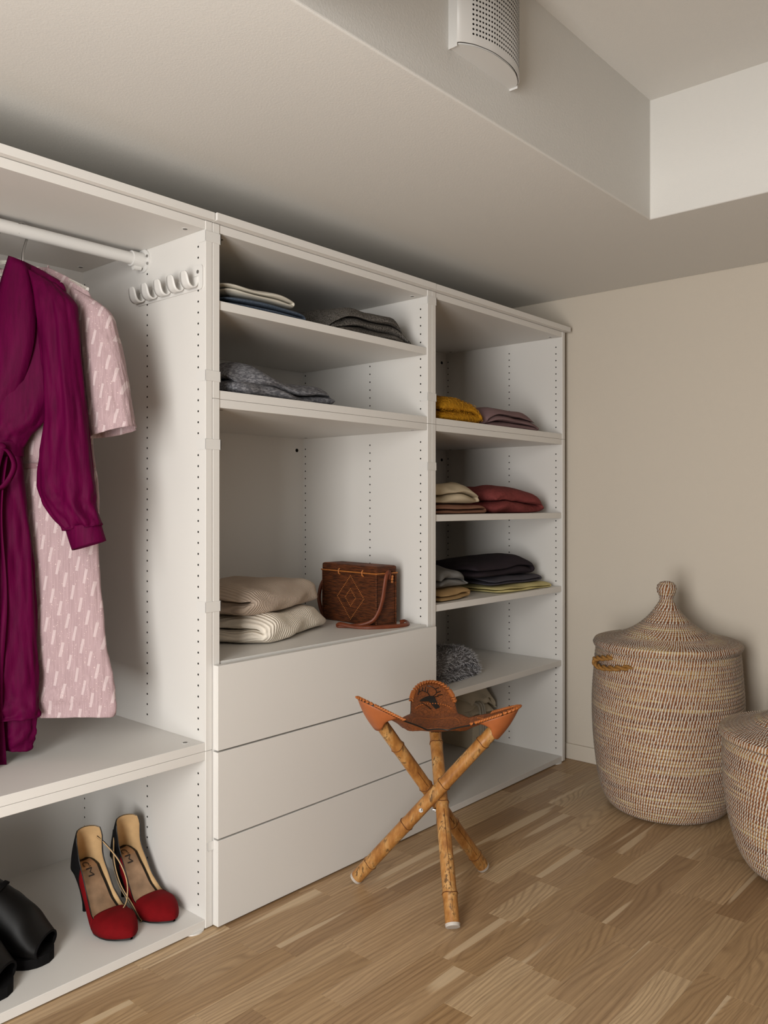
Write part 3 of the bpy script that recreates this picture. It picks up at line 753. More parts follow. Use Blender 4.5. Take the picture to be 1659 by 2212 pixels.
M['rubber'] = simple('white_foot_cap', sc('b9b2aa'), .6, .3)
SC_ = Vector((.476, -.271, 0))
TOPS = [Vector((.518, -.463, .463)), Vector((.295, -.205, .485)), Vector((.615, -.146, .458))]
FEET = [Vector((.3732, -.095, .012)), Vector((.637, -.3006, .012)), Vector((.3416, -.4251, .012))]
st = root('tripod_stool', (SC_.x, SC_.y, 0), 'three-legged bamboo stool with a tooled leather seat', 'stool')
L_ = lambda p: Vector(p)-SC_
for li, (tp, ft) in enumerate(zip(TOPS, FEET)):
    a = L_(ft); b = L_(tp); b = b-(b-a).normalized()*.034; N = 60; path = [a.lerp(b, i/N) for i in range(N+1)]
    nodes = [.10, .36, .62, .88] if li == 0 else ([.08, .30, .55, .80] if li == 1 else [.12, .50, .78])
    rad = []
    for i in range(N+1):
        u = i/N; r_ = .0170-.0012*u
        for nd in nodes: r_ += .0016*math.exp(-((u-nd)/.010)**2)-.0006*math.exp(-((u-nd-.022)/.012)**2)
        rad.append(r_)
    leg = MB().tube(path, rad, 20).build('leg', M['bamboo'], st, True)
    for nd in nodes:
        p = a.lerp(b, nd); t_ = (b-a).normalized(); u_ = t_.orthogonal().normalized(); q_ = t_.cross(u_); R_ = .0183-.0012*nd
        MB().tube([p+(u_*math.cos(k*PI/12)+q_*math.sin(k*PI/12))*R_+t_*.0012*math.sin(k*.9) for k in range(25)], .0010, 5, caps=False).build('node_ring', M['bamboo_dark'], leg, True)
    t_ = (b-a).normalized(); vw = (CAM-tp).normalized(); vw = (vw-t_*vw.dot(t_)).normalized(); sd = t_.cross(vw)
    if li:
        off = (vw*math.cos(.25)+sd*math.sin(.25))*.0163
        MB().tube([a.lerp(b, .03+.016*i)+off*(1+.002*math.sin(i)) for i in range(28 if li == 2 else 40)], .0008, 4).build('crack', M['bamboo_dark'], leg, True)
    d_ = (b-a).normalized()
    MB().tube([a-d_*.004, a+d_*.003], [.0165, .0175], 18).build('foot_cap', M['rubber'], leg, True)
# bolts through the crossing
hub = [L_(FEET[i].lerp(TOPS[i], .44)) for i in range(3)]
vdir = Vector((CAM.x-TOPS[0].x, CAM.y-TOPS[0].y, 0)).normalized()
for base_, dr in ((hub[0], vdir), (hub[2], Vector((vdir.y*-1, vdir.x, 0))*-1)):
    p = base_+dr*.0145; MB().tube([p, p+dr*.004], .0058, 6).build('bolt', M['metal'], st); MB().tube([p+dr*.004, p+dr*.009], .0028, 8).build('bolt_tip', M['metal'], st)
# seat
ANG = [math.atan2(L_(t_).y, L_(t_).x) for t_ in TOPS]; RAD = [math.hypot(L_(t_).x, L_(t_).y) for t_ in TOPS]; ZT = [t_.z for t_ in TOPS]
def near(th):
    best = None
    for i in range(3):
        d = (th-ANG[i]+PI) % (2*PI)-PI
        if best is None or abs(d) < abs(best[1]): best = (i, d)
    return best
def outline(th):
    i, d = near(th); R0 = .082; return R0+(RAD[i]+.020-R0)*math.exp(-(abs(d)/.47)**2.2)
def seat_pt(th, rho, lift=0):
    i, d = near(th); R_ = outline(th)*rho; ew = math.exp(-(d/.55)**2)
    z = .398+.012*sstep(0, .09, R_)
    k = (ZT[i]+.014-.41)/(RAD[i]+.020-.088)
    q = max(0, R_-.088); z += k*(q+.012*(1-math.exp(-q/.012))-.012*min(1, q/.05)*1)*1.0 if q > 0 else 0
    z += .013*(1-math.cos(2.9*d))*.5*sstep(.02, .08, R_)
    return Vector((R_*math.cos(th), R_*math.sin(th), z+lift))
NTH, NR = 120, 16
m_ = MB(); m_.grid([[seat_pt(2*PI*j/NTH, max(.001, i/NR)) for j in range(NTH)] for i in range(NR+1)], closed_v=True)
seat = m_.build('seat', tooled(), st, True, solid=.003)
rim_pts = [seat_pt(2*PI*j/NTH, 1.0) for j in range(NTH)]
m_ = MB()
rp = [p+Vector((0, 0, -.001)) for p in rim_pts]; rp.append(rp[0]); m_.tube(rp, .0019, 6, caps=False); m_.build('seat_edge', M['black_ink'], seat, True)
for i in range(3):
    axis = (L_(TOPS[i])-L_(FEET[i])).normalized(); rad_out = Vector((math.cos(ANG[i]), math.sin(ANG[i]), 0)); out = (rad_out-axis*rad_out.dot(axis)); out = -out.normalized() if False else Vector((rad_out.x, rad_out.y, 0))
    nrm = (rad_out-axis*axis.dot(rad_out)).normalized()     # outward/below side of the cane
    tang = axis.cross(nrm).normalized()
    K = 22; W_ = .40
    rim = [seat_pt(ANG[i]+W_*(2*k/K-1), 1.0) for k in range(K+1)]
    mouth_c = L_(TOPS[i])-axis*.068
    mouth = []
    sgn = 1 if (rim[-1]-rim[0]).dot(tang) > 0 else -1
    for k in range(K+1):
        an = (2*k/K-1)*PI*.52
        mouth.append(mouth_c+nrm*(.0195*math.cos(an))+tang*(.033*math.sin(an))*sgn+axis*.022*(abs(2*k/K-1))**2)
    rows = []
    for u in np.linspace(0, 1, 9):
        rows.append([rim[k].lerp(mouth[k], u)+nrm*(.004*math.sin(PI*u)*(1-abs(2*k/K-1)**3)) for k in range(K+1)])
    pk = MB().grid(rows).build('corner_pocket', M['leather_lt'], st, True, solid=.0025)
    m_ = MB()
    rr2 = [seat_pt(ANG[i]+W_*1.12*(2*k/44-1), 1.0) for k in range(45)]
    acc = 0
    pts = []
    for k in range(44): pts.append((rr2[k], (rr2[k+1]-rr2[k]).normalized()))
    dist = 0; last = -1
    for k, (p, t_) in enumerate(pts):
        if k: dist += (p-pts[k-1][0]).length
        if dist-last >= .0062:
            last = dist; up_ = Vector((0, 0, 1)); s_ = t_.cross(up_).normalized(); d_ = (t_*.8+up_*.45).normalized()
            for off, sg in ((.0022, 1), (-.0022, -1)):
                rot = (t_*.75+s_*sg*.5+up_*.35*sg).normalized().to_track_quat('Z', 'Y').to_matrix()
                m_.ball(p+s_*off+up_*.0018, .0042, 7, 5, (.75, .75, 1.6), rot)
    m_.build('lacing', M['lace'], pk, True)
    # stitched seam across the ear
    m_ = MB(); 
    for dd in np.linspace(-.30, .30, 17):
        m_.ball(seat_pt(ANG[i]+dd*1.5, (.105+.02*(1-(dd/.3)**2))/outline(ANG[i]+dd*1.5), .0022), .0024, 6, 4)
    m_.build('lacing', M['lace'], seat, True)
# black tooled deer on the ears and a mark in the middle
def ear_draw(i, polys, lines, name='tooled_deer'):
    m_ = MB()
    def mp(a, r_):
        th = ANG[i]+a/r_; return seat_pt(th, min(.97, r_/outline(th)), .0022)
    for poly in polys: 
        c0 = (sum(p[0] for p in poly)/len(poly), sum(p[1] for p in poly)/len(poly))
        for k in range(len(poly)):
            p, q = poly[k], poly[(k+1) % len(poly)]; n0 = len(m_.v); m_.v += [mp(*c0), mp(*p), mp(*q)]; m_.f.append((n0, n0+1, n0+2))
    for ln in lines: m_.tube([mp(*p) for p in catmull(ln, max(6, 4*len(ln)))], .0013, 5)
    o = m_.build(name, M['black_ink'], seat)
    return o
deer = [[(-.020, .150), (-.033, .140), (-.036, .133), (-.020, .137), (-.010, .133), (-.002, .118), (.006, .104), (.018, .110), (.012, .128), (.008, .146), (.004, .154), (-.008, .155)]]
antl = [[(-.006, .153), (-.012, .165), (-.026, .172), (-.036, .166), (-.038, .158)], [(-.026, .172), (-.024, .184)], [(-.012, .165), (-.010, .180)], [(.002, .152), (.012, .164), (.010, .178), (-.002, .188), (-.014, .190)], [(.012, .164), (.024, .170)], [(.010, .178), (.020, .184)], [(-.036, .166), (-.034, .178)], [(.004, .150), (.016, .152)], [(.014, .156), (.028, .158)], [(-.018, .170), (-.016, .186)], [(-.030, .128), (-.018, .118), (-.006, .104)]]
mir = lambda pls: [[(-a, r_) for a, r_ in pl] for pl in pls]
for i in range(3):
    ear_draw(i, mir(deer) if i == 2 else deer, mir(antl) if i == 2 else antl)
m_ = MB()
for k in range(9):
    a0 = k*.7; m_.tube([Vector((.020*math.cos(a0+u*1.6)+.006*math.cos(5*u+k)-.012, .012*math.sin(a0+u*1.6)-.016, .4012)) for u in np.linspace(0, 1, 8)], .0008, 4)
for k in range(40):
    pass
m_.build('tooled_emblem', M['black_ink'], seat)
m_ = MB(); m_.tube([seat_pt(2*PI*k/80, .060/outline(2*PI*k/80)+.02*math.sin(0), .0016) for k in range(81)], .0007, 4, caps=False); m_.build('tooled_ring', M['lace'], seat)

# ------------------------------------------------------------------ shoes
M['red_suede'] = cloth('red_suede', sc('6a060c'), .3, 600, .25, wr=35, sheen=1.5); M['black_suede'] = cloth('black_suede', sc('0d0c0d'), .2, 600, .25, sheen=.5)
M['black_leather'] = simple('black_leather', sc('0b0a0a'), .35, .5, bump=.2, bs=300); M['lining'] = simple('beige_lining', sc('c4a377'), .6, .3, var=.06, vs=60)
M['bronze'] = simple('bronze_insole', sc('a5876c'), .3, .5, .55, var=.3, vs=30)
M['black_suede_soft'] = simple('black_soft_leather', sc('060505'), .5, .22, bump=.15, bs=60)
M['ink'] = simple('print_black', sc('241c18'), .5)
def interp(x, tab): return float(np.interp(x, [t[0] for t in tab], [t[1] for t in tab]))
ZBT = [(-.105, .104), (-.085, .101), (-.062, .094), (-.035, .066), (-.010, .034), (.015, .013), (.035, .007), (.07, .006), (.108, .009)]
WT = [(-.100, .0), (-.0985, .010), (-.094, .018), (-.086, .024), (-.072, .0265), (-.045, .0265), (-.015, .029), (.015, .035), (.035, .0385), (.055, .0370), (.073, .0310), (.088, .0225), (.099, .0130), (.105, .0065), (.108, .0)]
HT = [(-.100, .083), (-.085, .080), (-.070, .066), (-.055, .046), (-.04, .036), (-.015, .027), (.010, .022), (.026, .022)]
def zb(y): return interp(y, ZBT)
def pump(loc, rz, label, strap, flipx=1):
    r = root('high_heel', loc, label, 'shoe', rz, 'red and black high heels'); r.scale = (1.13, 1.12, 1.04)
    # outline from the right throat round the heel to the left throat
    ys = list(np.linspace(.026, -.07, 22))+[-.078, -.085, -.090, -.094, -.097, -.0988]; half = [(interp(y, WT), y) for y in ys]
    ol = half+[(0, -.100)]+[(-x, y) for x, y in reversed(half)]
    def wallrows(off, idx, nrow=7, z0=0.0):
        R_ = []
        for q in range(nrow):
            f = q/(nrow-1); row_ = []
            for k in idx:
                x, y = ol[k]; h = interp(y, HT); lean = 1-.06*f+.10*f*f*sstep(-.05, -.075, y)
                n_ = Vector((x, min(0, (y+.072))*1.0, 0)); n_ = n_.normalized() if n_.length > 1e-6 else Vector((0, -1, 0))
                bul = .0025*math.sin(PI*f)
                back = .010*f*sstep(-.07, -.10, y)
                row_.append((x*lean+n_.x*(off+bul), y+n_.y*(off+bul)+.024*f*sstep(-.045, -.09, y), zb(y)+z0+h*f))
            R_.append(row_)
        return R_
    n_ = len(ol); b0 = next(k for k in range(n_) if ol[k][1] < -.042); b1 = n_-1-b0
    MB().grid(wallrows(.0008, range(0, b0+1))).build('quarter', M['red_suede'], r, True, solid=.0012)
    MB().grid(wallrows(.0008, range(b1, n_))).build('quarter', M['red_suede'], r, True, solid=.0012)
    MB().grid(wallrows(.0010, range(b0, b1+1))).build('heel_counter', M['black_suede'], r, True, solid=.0012)
    MB().grid(wallrows(-.0008, range(0, n_), 7, .001)).build('lining', M['lining'], r, True)
    top = wallrows(.0002, range(0, n_))[-1]; MB().tube(top, .0012, 5).build('topline', M['black_leather'], r, True)
    # vamp
    rows = []
    for y in np.linspace(.022, .1072, 22):
        q = (y-.022)/.0865; w_ = interp(y, WT)+.0012; hv = .0245+.008*math.sin(PI*min(1, q*1.1)); hv *= math.sqrt(max(0.0, 1-q**3.2))**.9; hv += .003
        rows.append([(w_*math.copysign(abs(math.cos(ph))**.75, math.cos(ph)), y, zb(y)+hv*math.sin(ph)**(.45+.35*q)) for ph in np.linspace(0, PI, 19)])
    rows.append([(0, .1082, zb(.1)+.002)]*19); MB().grid(rows).build('vamp', M['red_suede'], r, True, solid=.0016)
    # insole
    yy = np.linspace(-.096, .07, 40); MB().grid([[(f*max(.002, interp(y, WT)-.0025), y, zb(y)+.0035+.002*abs(f)**2) for f in np.linspace(-1, 1, 9)] for y in yy], flip=True).build('insole_border', M['black_leather'], r, True)
    MB().grid([[(f*max(.0015, interp(y, WT)-.0075), y, zb(y)+.0042+.002*abs(f)**2) for f in np.linspace(-1, 1, 9)] for y in yy[2:]], flip=True).build('insole', M['bronze'], r, True)
    # sole
    m_ = MB(); P0 = [[(f*interp(y, WT)*1.01, y, zb(y)-d) for f in np.linspace(-1, 1, 7)] for d in (0,) for y in np.linspace(-.099, .107, 40)]
    P1 = [[(p[0], p[1], max(.0002, p[2]-.0042)) for p in rw] for rw in P0]
    m_.grid(P0); m_.grid(P1, flip=True)
    for e_ in (0, -1): m_.grid([[p[e_] for p in P0], [p[e_] for p in P1]])
    m_.build('sole', M['black_leather'], r, True)
    # stiletto
    rings = []
    for f in np.linspace(0, 1, 12):
        z = .100*(1-f)+.0005*f; rx = .0225*(1-f)**2.2+.0052; ry = .021*(1-f)**2.4+.0058; cy_ = -.076-.006*math.sin(PI*min(1, f*1.2))*.6+.002*f
        rings.append([(rx*math.cos(k*PI/9), cy_+ry*math.sin(k*PI/9)*(.92), z if f > 0 else zb(cy_+ry*math.sin(k*PI/9))-.002) for k in range(18)])
    MB().grid(rings, closed_v=True, flip=True).fan(rings[-1], True).build('heel', M['black_suede'], r, True)
    # strap
    P = catmull(strap, 36); m_ = MB(); m_.ribbon([tuple(p) for p in P], .0048, [tuple(Vector((-1 if strap[0][0] < 0 else 1, .3, .25))) for _ in P], .0016); so = m_.build('strap', M['lining'], r)
    m_ = MB(); m_.tube([tuple(Vector(p)+Vector((.0012 if strap[0][0] > 0 else -.0012, 0, .0012))) for p in P], .0013, 5); m_.build('strap_edge', M['black_leather'], so, True)
    # printed letters on the insole
    cu = bpy.data.curves.new('letters', 'FONT'); cu.body = "C'M"; cu.size = .021; to = bpy.data.objects.new('letters', cu); COL.objects.link(to)
    bpy.context.view_layer.update(); dg = bpy.context.evaluated_depsgraph_get(); me = bpy.data.meshes.new_from_object(to.evaluated_get(dg)); bpy.data.objects.remove(to, do_unlink=True)
    bm_ = bmesh.new(); bm_.from_mesh(me); bmesh.ops.triangulate(bm_, faces=bm_.faces[:]); bm_.to_mesh(me); bm_.free()
    for v in me.vertices:
        y = -.082+v.co.x; x = (.006-v.co.y)*.85; v.co = (x, y, zb(y)+.0052+.002*(x/.02)**2)
    me.materials.clear(); me.materials.append(M['ink']); add('letters', me, None, r)
    return r
s0 = ZB0+T
pump((-.176, .164, s0), PI-.02, 'red and black stiletto nearer the front edge, its strap fallen over the insole', [(-.022, -.070, .158), (-.030, -.052, .146), (-.044, -.020, .112), (-.046, .008, .075), (-.032, .032, .045), (-.012, .046, .034), (-.002, .050, .030)])
pump((-.077, .160, s0), PI+.02, 'red and black stiletto beside the wardrobe side panel', [(.023, -.074, .160), (.032, -.062, .140), (.044, -.040, .105), (.048, -.010, .065), (.042, .022, .030), (.040, .046, .008), (.040, .054, .004)])

def bootie(loc, rz, label):
    r = root('peep_toe_shoe', loc, label, 'shoe', rz, 'black peep-toe shoes'); r.scale = (1.12, 1.05, 1.08)
    C_ = [((0, .106, .030), .035, .020, 84), ((0, .090, .037), .0395, .029, 78), ((0, .065, .052), .042, .042, 70), ((0, .035, .068), .041, .047, 58), ((0, .005, .088), .038, .049, 46), ((0, -.025, .112), .035, .048, 32), ((0, -.050, .140), .033, .044, 16), ((0, -.062, .172), .034, .042, 4), ((0, -.064, .200), .036, .043, 0)]
    rows = []
    tab = np.array([(*c, a, b, t_) for c, a, b, t_ in C_]); tab = catmull(tab, 34)
    for q in tab:
        c = Vector(q[:3]); an = math.radians(q[5]); up_ = Vector((0, math.cos(an), math.sin(an))); 
        rows.append([c+Vector((1, 0, 0))*q[3]*math.cos(k*PI/16)+up_*q[4]*math.sin(k*PI/16) for k in range(32)])
    MB().grid(rows, closed_v=True).build('upper', M['black_suede_soft'], r, True, solid=.0025)
    MB().tube([rows[0][k % 32] for k in range(33)], .0022, 6, caps=False).build('toe_binding', M['black_suede'], r, True)
    MB().tube([rows[-1][k % 32] for k in range(33)], .0022, 6, caps=False).build('collar_binding', M['black_suede'], r, True)
    zt = [(-.10, .085), (-.06, .080), (-.03, .060), (0, .036), (.03, .022), (.06, .018), (.118, .020)]; wt = [(-.10, .012), (-.09, .026), (-.06, .031), (-.02, .031), (.02, .036), (.06, .041), (.09, .037), (.108, .026), (.118, .008)]
    yy = np.linspace(-.10, .118, 34); P0 = [[(f*interp(y, wt), y, interp(y, zt)) for f in np.linspace(-1, 1, 7)] for y in yy]
    P1 = [[(p[0], p[1], max(.0005, p[2]-.0195 if p[1] > -.02 else p[2]-.018)) for p in rw] for rw in P0]
    m_ = MB(); m_.grid(P0); m_.grid(P1, flip=True)
    for e_ in (0, -1): m_.grid([[p[e_] for p in P0], [p[e_] for p in P1]])
    m_.grid([P0[-1], P1[-1]]); m_.build('platform_sole', M['black_suede'], r, False, bevel=.002)
    rings = [[(((.028*(1-f)**1.6+.011))*math.cos(k*PI/10), -.072+(.027*(1-f)**1.6+.011)*math.sin(k*PI/10), .072*(1-f)+.0004) for k in range(20)] for f in np.linspace(0, 1, 10)]
    MB().grid(rings, closed_v=True, flip=True).fan(rings[-1], True).build('heel', M['black_suede'], r, True)
    ring = [tuple(Vector((0, -.012+.006*math.cos(k*PI/10), .108))+Vector((.042*math.cos(k*PI/10)*(1+.12*(math.cos(k*PI/10) < -.7)), .030*math.sin(k*PI/10), .032*math.sin(k*PI/10)))) for k in range(21)]
    sp = MB().ribbon(ring, .010, [tuple(Vector((math.cos(k*PI/10), .2*math.sin(k*PI/10), math.sin(k*PI/10)))) for k in range(21)], .002).build('ankle_strap', M['black_suede'], r, True)
    P = catmull([(-.040, -.012, .112), (-.050, .006, .104), (-.053, .028, .088), (-.047, .048, .070), (-.040, .055, .060)], 16)
    MB().ribbon([tuple(p) for p in P], .010, (-1, .3, .2), .002).build('strap_end', M['black_suede'], sp, True)
    MB().box(.036, .046, -.012, -.002, .122, .134).build('buckle', M['metal'], sp, bevel=.001)
    return r
bootie((-.396, .205, s0), PI+.60, 'black peep-toe shoe nearer the red heels')
bootie((-.505, .150, s0), PI+.60, 'black peep-toe shoe cut by the left edge of the photo')

# ------------------------------------------------------------------ hanging dresses
A_ = math.radians(32); RZ = A_-PI/2     # local +x runs along the hanger towards the viewer's right
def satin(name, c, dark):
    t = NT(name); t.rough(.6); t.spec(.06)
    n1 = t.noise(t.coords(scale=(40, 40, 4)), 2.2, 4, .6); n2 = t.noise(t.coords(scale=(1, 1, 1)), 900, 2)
    t.col(t.mix(n1, dark, c)); t.bump(t.math('ADD', t.math('MULTIPLY', n1, 1.2), t.math('MULTIPLY', n2, .2)), .35, .003); return t.m  # fold shading put into the colour: shaded tone mixed with the lit one
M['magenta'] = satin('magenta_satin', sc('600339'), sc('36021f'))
def pinkcloth():
    t = NT('pink_crinkle'); t.rough(.7); t.spec(.25)
    v = t.coords(rot=(0, math.radians(-10), 0)); sep = t.n('ShaderNodeSeparateXYZ'); t.l(v, sep.inputs[0])
    q, p = .062, .0205
    rowf = t.math('MULTIPLY', sep.outputs[2], 1/q)
    colf = t.math('MULTIPLY', sep.outputs[0], 1/p); coli = t.math('FLOOR', colf)
    rowf = t.math('ADD', rowf, t.math('MULTIPLY', coli, .381)); fz = t.math('FRACT', rowf); fx = t.math('ABSOLUTE', t.math('SUBTRACT', t.math('FRACT', colf), .5))
    mask = t.math('MULTIPLY', t.math('LESS_THAN', fx, .14), t.math('LESS_THAN', fz, .50))
    cr = t.noise(t.coords(scale=(150, 150, 5)), 2.2, 3, .6); sp = t.noise(t.coords(), 420, 1)
    c = t.mix(cr, sc('8b7376'), sc('bda4a7')); c = t.mix(t.math('MULTIPLY', mask, .5), c, sc('d3c3c4'))
    spk = t.math('GREATER_THAN', sp, .72); c = t.mix(t.math('MULTIPLY', spk, .7), c, sc('f0dcd6')); t.col(c)
    t.bump(t.math('ADD', cr, t.math('MULTIPLY', mask, .8)), .5, .002); return t.m
M['pink'] = pinkcloth()
def loft(rings, n=72, m=44, fold=None, theta=(0, 2*PI), by=(1, 1)):
    """rings: (centre xyz, half width along x-tilt vector (ax,az), half depth)"""
    tab = catmull(np.array(rings, float), m); R_ = []
    closed = abs(theta[1]-theta[0]-2*PI) < 1e-6
    for i, q in enumerate(tab):
        c = Vector(q[:3]); a = Vector((q[3], 0, q[4])); b = Vector((0, q[5], 0)); row_ = []
        for k in range(n if closed else n+1):
            th = theta[0]+(theta[1]-theta[0])*k/n; d = fold(i/(m-1), th) if fold else 0
            p = c+a*math.copysign(abs(math.cos(th))**.9, math.cos(th))+b*math.sin(th)*by[0 if math.sin(th) < 0 else 1]
            nn = Vector((math.cos(th)*.5, math.sin(th)*by[0 if math.sin(th) < 0 else 1], 0)); row_.append(p+nn*d)
        R_.append(row_)
    return R_, closed
def lofto(name, rings, mat, parent, fold=None, n=72, m=44, solid=.0012, cut=None, theta=(0, 2*PI)):
    R_, cl = loft(rings, n, m, fold, theta, (1, .45) if parent.name == 'wrap_dress' else (.6, 1)); mb_ = MB().grid(R_, closed_v=cl, flip=True)
    if cut: mb_.f = [f for f in mb_.f if not cut(sum((Vector(mb_.v[i]) for i in f), Vector())/4)]
    return mb_.build(name, mat, parent, True, solid=solid)
def folds(amp0, amp1, k1, k2, seed):
    def f(u, th):
        cx_, sx_ = math.cos(th), math.sin(th); w_ = .7*nz(cx_*1.6+seed, sx_*1.6, u*2.6)
        return (amp0+(amp1-amp0)*u)*(.75*math.sin(k1*th+seed+2.2*w_+1.5*u)*(.5+nz(u*4, seed, cx_)*.9)+.45*math.sin(k2*th+2*seed+3*w_-1.1*u)+2.0*w_+1.3*nz(cx_*4+seed, sx_*4, u*9)+.5*nz(cx_*9, sx_*9+seed, u*22))
    return f
def hanger(ox, oy, label):
    r = root('clothes_hanger', (ox, oy, zr), label, 'hanger', RZ, 'clear hangers on the rail'); z0 = -.078
    rr_ = .0145
    pts = [(0, 0, z0+.0), (0, 0, z0+.03), (0, .010, -.02), (0, .0175, -.002), (0, .014, .0115), (0, 0, .0175), (0, -.014, .0115), (0, -.0175, -.001), (0, -.0155, -.010)]
    MB().tube([tuple(p) for p in catmull(pts, 40)], .0026, 8).build('hook', M['metal'], r, True)
    MB().tube([(0, 0, z0-.006), (0, 0, z0+.012)], [.007, .0045], 12).build('hook_socket', M['metal'], r, True)
    for z1, tk in ((z0-.004, .006), (z0-.030, .0045)):
        arm = catmull([(-.150, 0, z1-.052), (-.11, 0, z1-.032), (-.05, 0, z1-.006), (0, 0, z1), (.05, 0, z1-.006), (.11, 0, z1-.032), (.150, 0, z1-.052)], 40)
        MB().tube([tuple(p) for p in arm], tk, 10).build('arm', M['clear'], r, True)
    return r
mg = root('wrap_dress', (-.376, .25, 0), 'magenta satin wrap dress with a tied waist, hanging at the front', 'dress', RZ)
pk = root('midi_dress', (-.3167, .25, 0), 'pale pink short-sleeved dress with woven dashes, hanging behind the magenta dress', 'dress', RZ)
hanger(-.376, .25, 'clear plastic hanger with a metal hook carrying the magenta dress')
hanger(-.3167, .25, 'clear plastic hanger with a metal hook carrying the pink dress')
# in local frame: x = along the hanger (to the viewer's right), -y = towards the viewer
# pink: body
lofto('body', [(0, 0, 1.474, .060, 0, .018), (0, 0, 1.440, .125, 0, .026), (0, 0, 1.405, .158, 0, .034), (0, 0, 1.33, .158, 0, .036), (0, 0, 1.20, .155, 0, .036), (.0, 0, 1.08, .163, 0, .034), (.0, 0, 1.045, .166, 0, .034)], M['pink'], pk, folds(.001, .004, 7, 11, 1.3), m=30, cut=lambda p: p.z > 1.452 and abs(p.x) < .056)
sk = lofto('skirt', [(.0, 0, 1.046, .166, 0, .034), (.0, 0, .99, .172, 0, .036), (.0, 0, .85, .172, 0, .038), (.0, 0, .718, .184, 0, .040), (.0, 0, .62, .198, 0, .044), (.0, 0, .55, .210, 0, .046), (.0, 0, .506, .206, 0, .046)], M['pink'], pk, folds(.003, .010, 5, 9, .4), m=60)
lofto('waist_seam', [(.0, 0, 1.050, .167, 0, .0355), (.0, 0, 1.044, .1675, 0, .036), (.0, 0, 1.038, .167, 0, .0355)], simple('pink_seam', sc('8f6f73'), .8), pk, None, m=6)
for sx in (1, -1):
    sl = lofto('sleeve', [(sx*.125, 0, 1.425, sx*.035, -.020, .020), (sx*.160, -.002, 1.385, sx*.044, -.014, .032), (sx*.176, -.004, 1.33, sx*.043, -.008, .036), (sx*.190, -.006, 1.25, sx*.046, .006, .040), (sx*.203, -.008, 1.17, sx*.049, .010, .044), (sx*.213, -.010, 1.115, sx*.051, .012, .048)], M['pink'], pk, folds(.001, .005, 3, 5, 2.2), m=34)
m_ = MB(); m_.ribbon([(.058*math.cos(a), .024*math.sin(a), 1.456+.012*abs(math.cos(a))-.006*(math.sin(a) < 0)) for a in np.linspace(0, 2*PI, 41)], .024, [(math.cos(a), math.sin(a), 0) for a in np.linspace(0, 2*PI, 41)], .002); m_.build('collar', M['pink'], pk, True)
# fil-coupe tufts along the silhouettes
# magenta: bodice
def vneck(p): return p.y < .004 and p.z > 1.16 and abs(p.x+.004) < .052*(p.z-1.16)/.27 or (p.z > 1.435 and abs(p.x) < .050)
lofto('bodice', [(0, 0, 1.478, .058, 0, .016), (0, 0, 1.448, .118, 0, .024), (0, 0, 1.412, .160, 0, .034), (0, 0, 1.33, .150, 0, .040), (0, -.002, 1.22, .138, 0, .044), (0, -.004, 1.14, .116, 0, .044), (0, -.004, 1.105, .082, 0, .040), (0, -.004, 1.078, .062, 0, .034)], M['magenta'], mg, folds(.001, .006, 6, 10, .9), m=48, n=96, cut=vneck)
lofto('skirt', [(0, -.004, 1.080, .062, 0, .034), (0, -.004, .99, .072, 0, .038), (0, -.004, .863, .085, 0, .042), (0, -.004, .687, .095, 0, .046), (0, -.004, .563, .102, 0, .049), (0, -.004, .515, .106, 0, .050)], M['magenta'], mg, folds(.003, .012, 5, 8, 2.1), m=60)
lofto('underskirt', [(0, 0, .62, .085, 0, .036), (0, 0, .54, .090, 0, .038), (0, 0, .485, .092, -.004, .040), (0, 0, .452, .078, -.010, .038)], M['magenta'], mg, folds(.006, .009, 4, 7, .7), m=24)
# hanging front corner of the wrap
m_ = MB(); P = []
for i, z in enumerate(np.linspace(1.06, .424, 40)):
    u = i/39; x1 = .058+.0*u-.004*math.sin(9*u); x0 = .012-.03*u; P.append([(x0+(x1-x0)*f, -.045-.012*u-.006*math.sin(6*f+5*u)-.006*math.sin(11*u), z) for f in np.linspace(0, 1, 9)])
m_.grid(P, flip=True); m_.build('wrap_panel', M['magenta'], mg, True, solid=.0014)
for sx in (1, -1):
    lofto('sleeve', [(sx*.112, -.004, 1.440, sx*.032, -.018, .022), (sx*.142, -.008, 1.395, sx*.046, -.016, .036), (sx*.152, -.012, 1.345, sx*.044, -.006, .038), (sx*.165, -.014, 1.24, sx*.040, 0, .038), (sx*.175, -.016, 1.146, sx*.043, 0, .038), (sx*.176, -.018, 1.065, sx*.052, -.004, .040), (sx*.178, -.018, 1.0, sx*.061, -.006, .040), (sx*.184, -.018, .962, sx*.056, -.004, .038), (sx*.208, -.016, .922, sx*.041, .004, .034), (sx*.212, -.016, .912, sx*.037, .006, .031)], M['magenta'], mg, folds(.0025, .008, 3, 7, 1.7), m=54)
    lofto('cuff', [(sx*.211, -.016, .918, sx*.036, .008, .030), (sx*.217, -.016, .898, sx*.0355, .009, .029), (sx*.2245, -.016, .876, sx*.035, .010, .0285)], M['magenta'], mg, None, m=10, solid=.002)
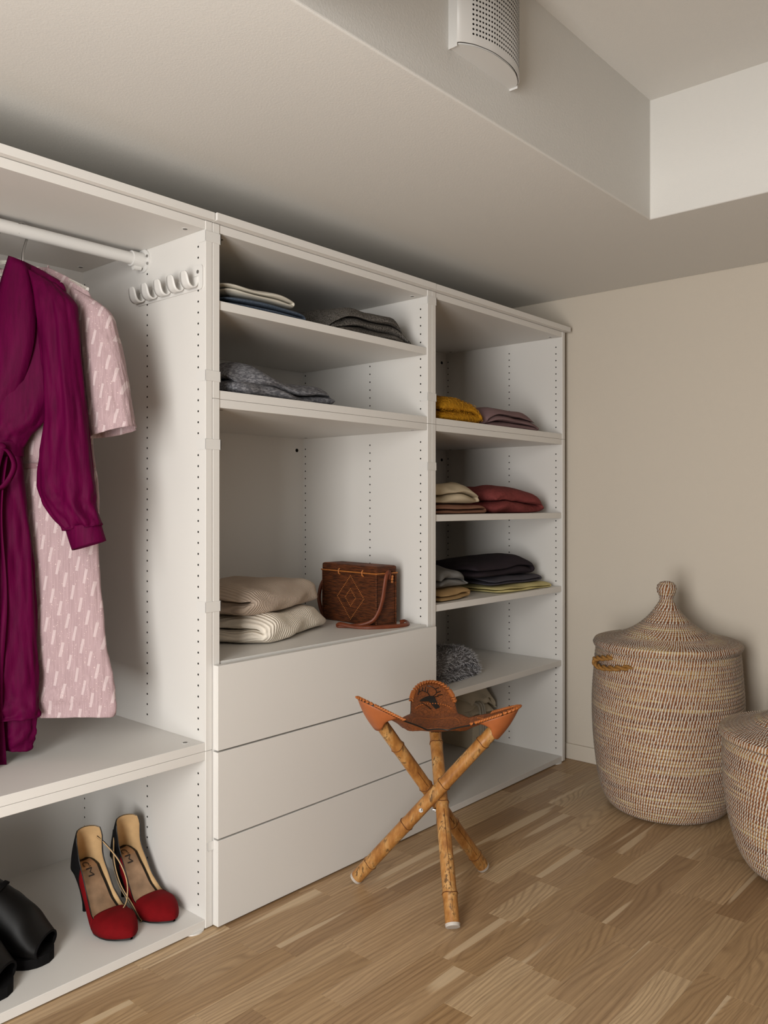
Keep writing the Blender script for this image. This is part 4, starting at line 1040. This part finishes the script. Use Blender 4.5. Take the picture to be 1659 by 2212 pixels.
# lapels
def lapel(sx, yo):
    rows = []
    for u in np.linspace(0, 1, 30):
        cx_ = sx*(.058*(1-u)**1.1+.004*u)+(-.0 if sx > 0 else .018*u); z = 1.476-u*.385; dep = -.020-.030*math.sin(PI*min(1, u*.75+.1))+yo; wd = (.018+(.062 if sx > 0 else .04)*math.sin(PI*min(1, u*1.0+.06)))
        rows.append([(cx_+sx*f*wd*(1.0)+sx*.0, dep+.016*max(0, f)**2-.006*math.sin(PI*f)-.0025*math.sin(9*f+4*u)*max(0, f), z-.012*f) for f in np.linspace(-.15, 1, 9)])
    MB().grid(rows, flip=sx < 0).build('lapel', M['magenta'], mg, True, solid=.003)
lapel(-1, 0); lapel(1, -.006)
# belt, bow and ties
lofto('belt', [(0, -.004, 1.094, .066, 0, .039), (0, -.004, 1.078, .066, 0, .040), (0, -.004, 1.062, .066, 0, .039)], M['magenta'], mg, None, m=8, solid=.003)
kx, kz = .048, 1.077
bow = MB().ball((kx, -.052, kz), .013, 12, 8, (1, .7, .9)).build('bow_knot', M['magenta'], mg, True)
P = catmull([(kx, -.056, kz), (kx-.014, -.064, kz-.030), (kx-.012, -.066, kz-.066), (kx+.006, -.066, kz-.084), (kx+.026, -.064, kz-.066), (kx+.036, -.060, kz-.036), (kx+.022, -.058, kz-.008), (kx+.004, -.056, kz)], 40)
MB().ribbon([tuple(p) for p in P], [.008+.004*math.sin(PI*i/39) for i in range(40)], [tuple(Vector((p[0]-kx-.008, -.9*.02, p[2]-kz+.04)).normalized()) for p in P], .002).build('bow_loop', M['magenta'], bow, True)
P = catmull([(kx-.002, -.056, kz), (kx-.020, -.066, kz-.06), (kx-.028, -.070, kz-.2), (kx-.032, -.074, kz-.36), (kx-.034, -.076, kz-.45)], 30)
MB().ribbon([tuple(p) for p in P], .016, (.2, -1, 0), .002).build('tie', M['magenta'], bow, True)
P = catmull([(kx+.002, -.056, kz), (kx-.006, -.068, kz-.08), (kx-.004, -.074, kz-.3), (kx+.002, -.080, kz-.52), (kx+.0, -.080, kz-.648)], 30)
MB().ribbon([tuple(p) for p in P], .018, (.2, -1, 0), .002).build('tie', M['magenta'], bow, True)
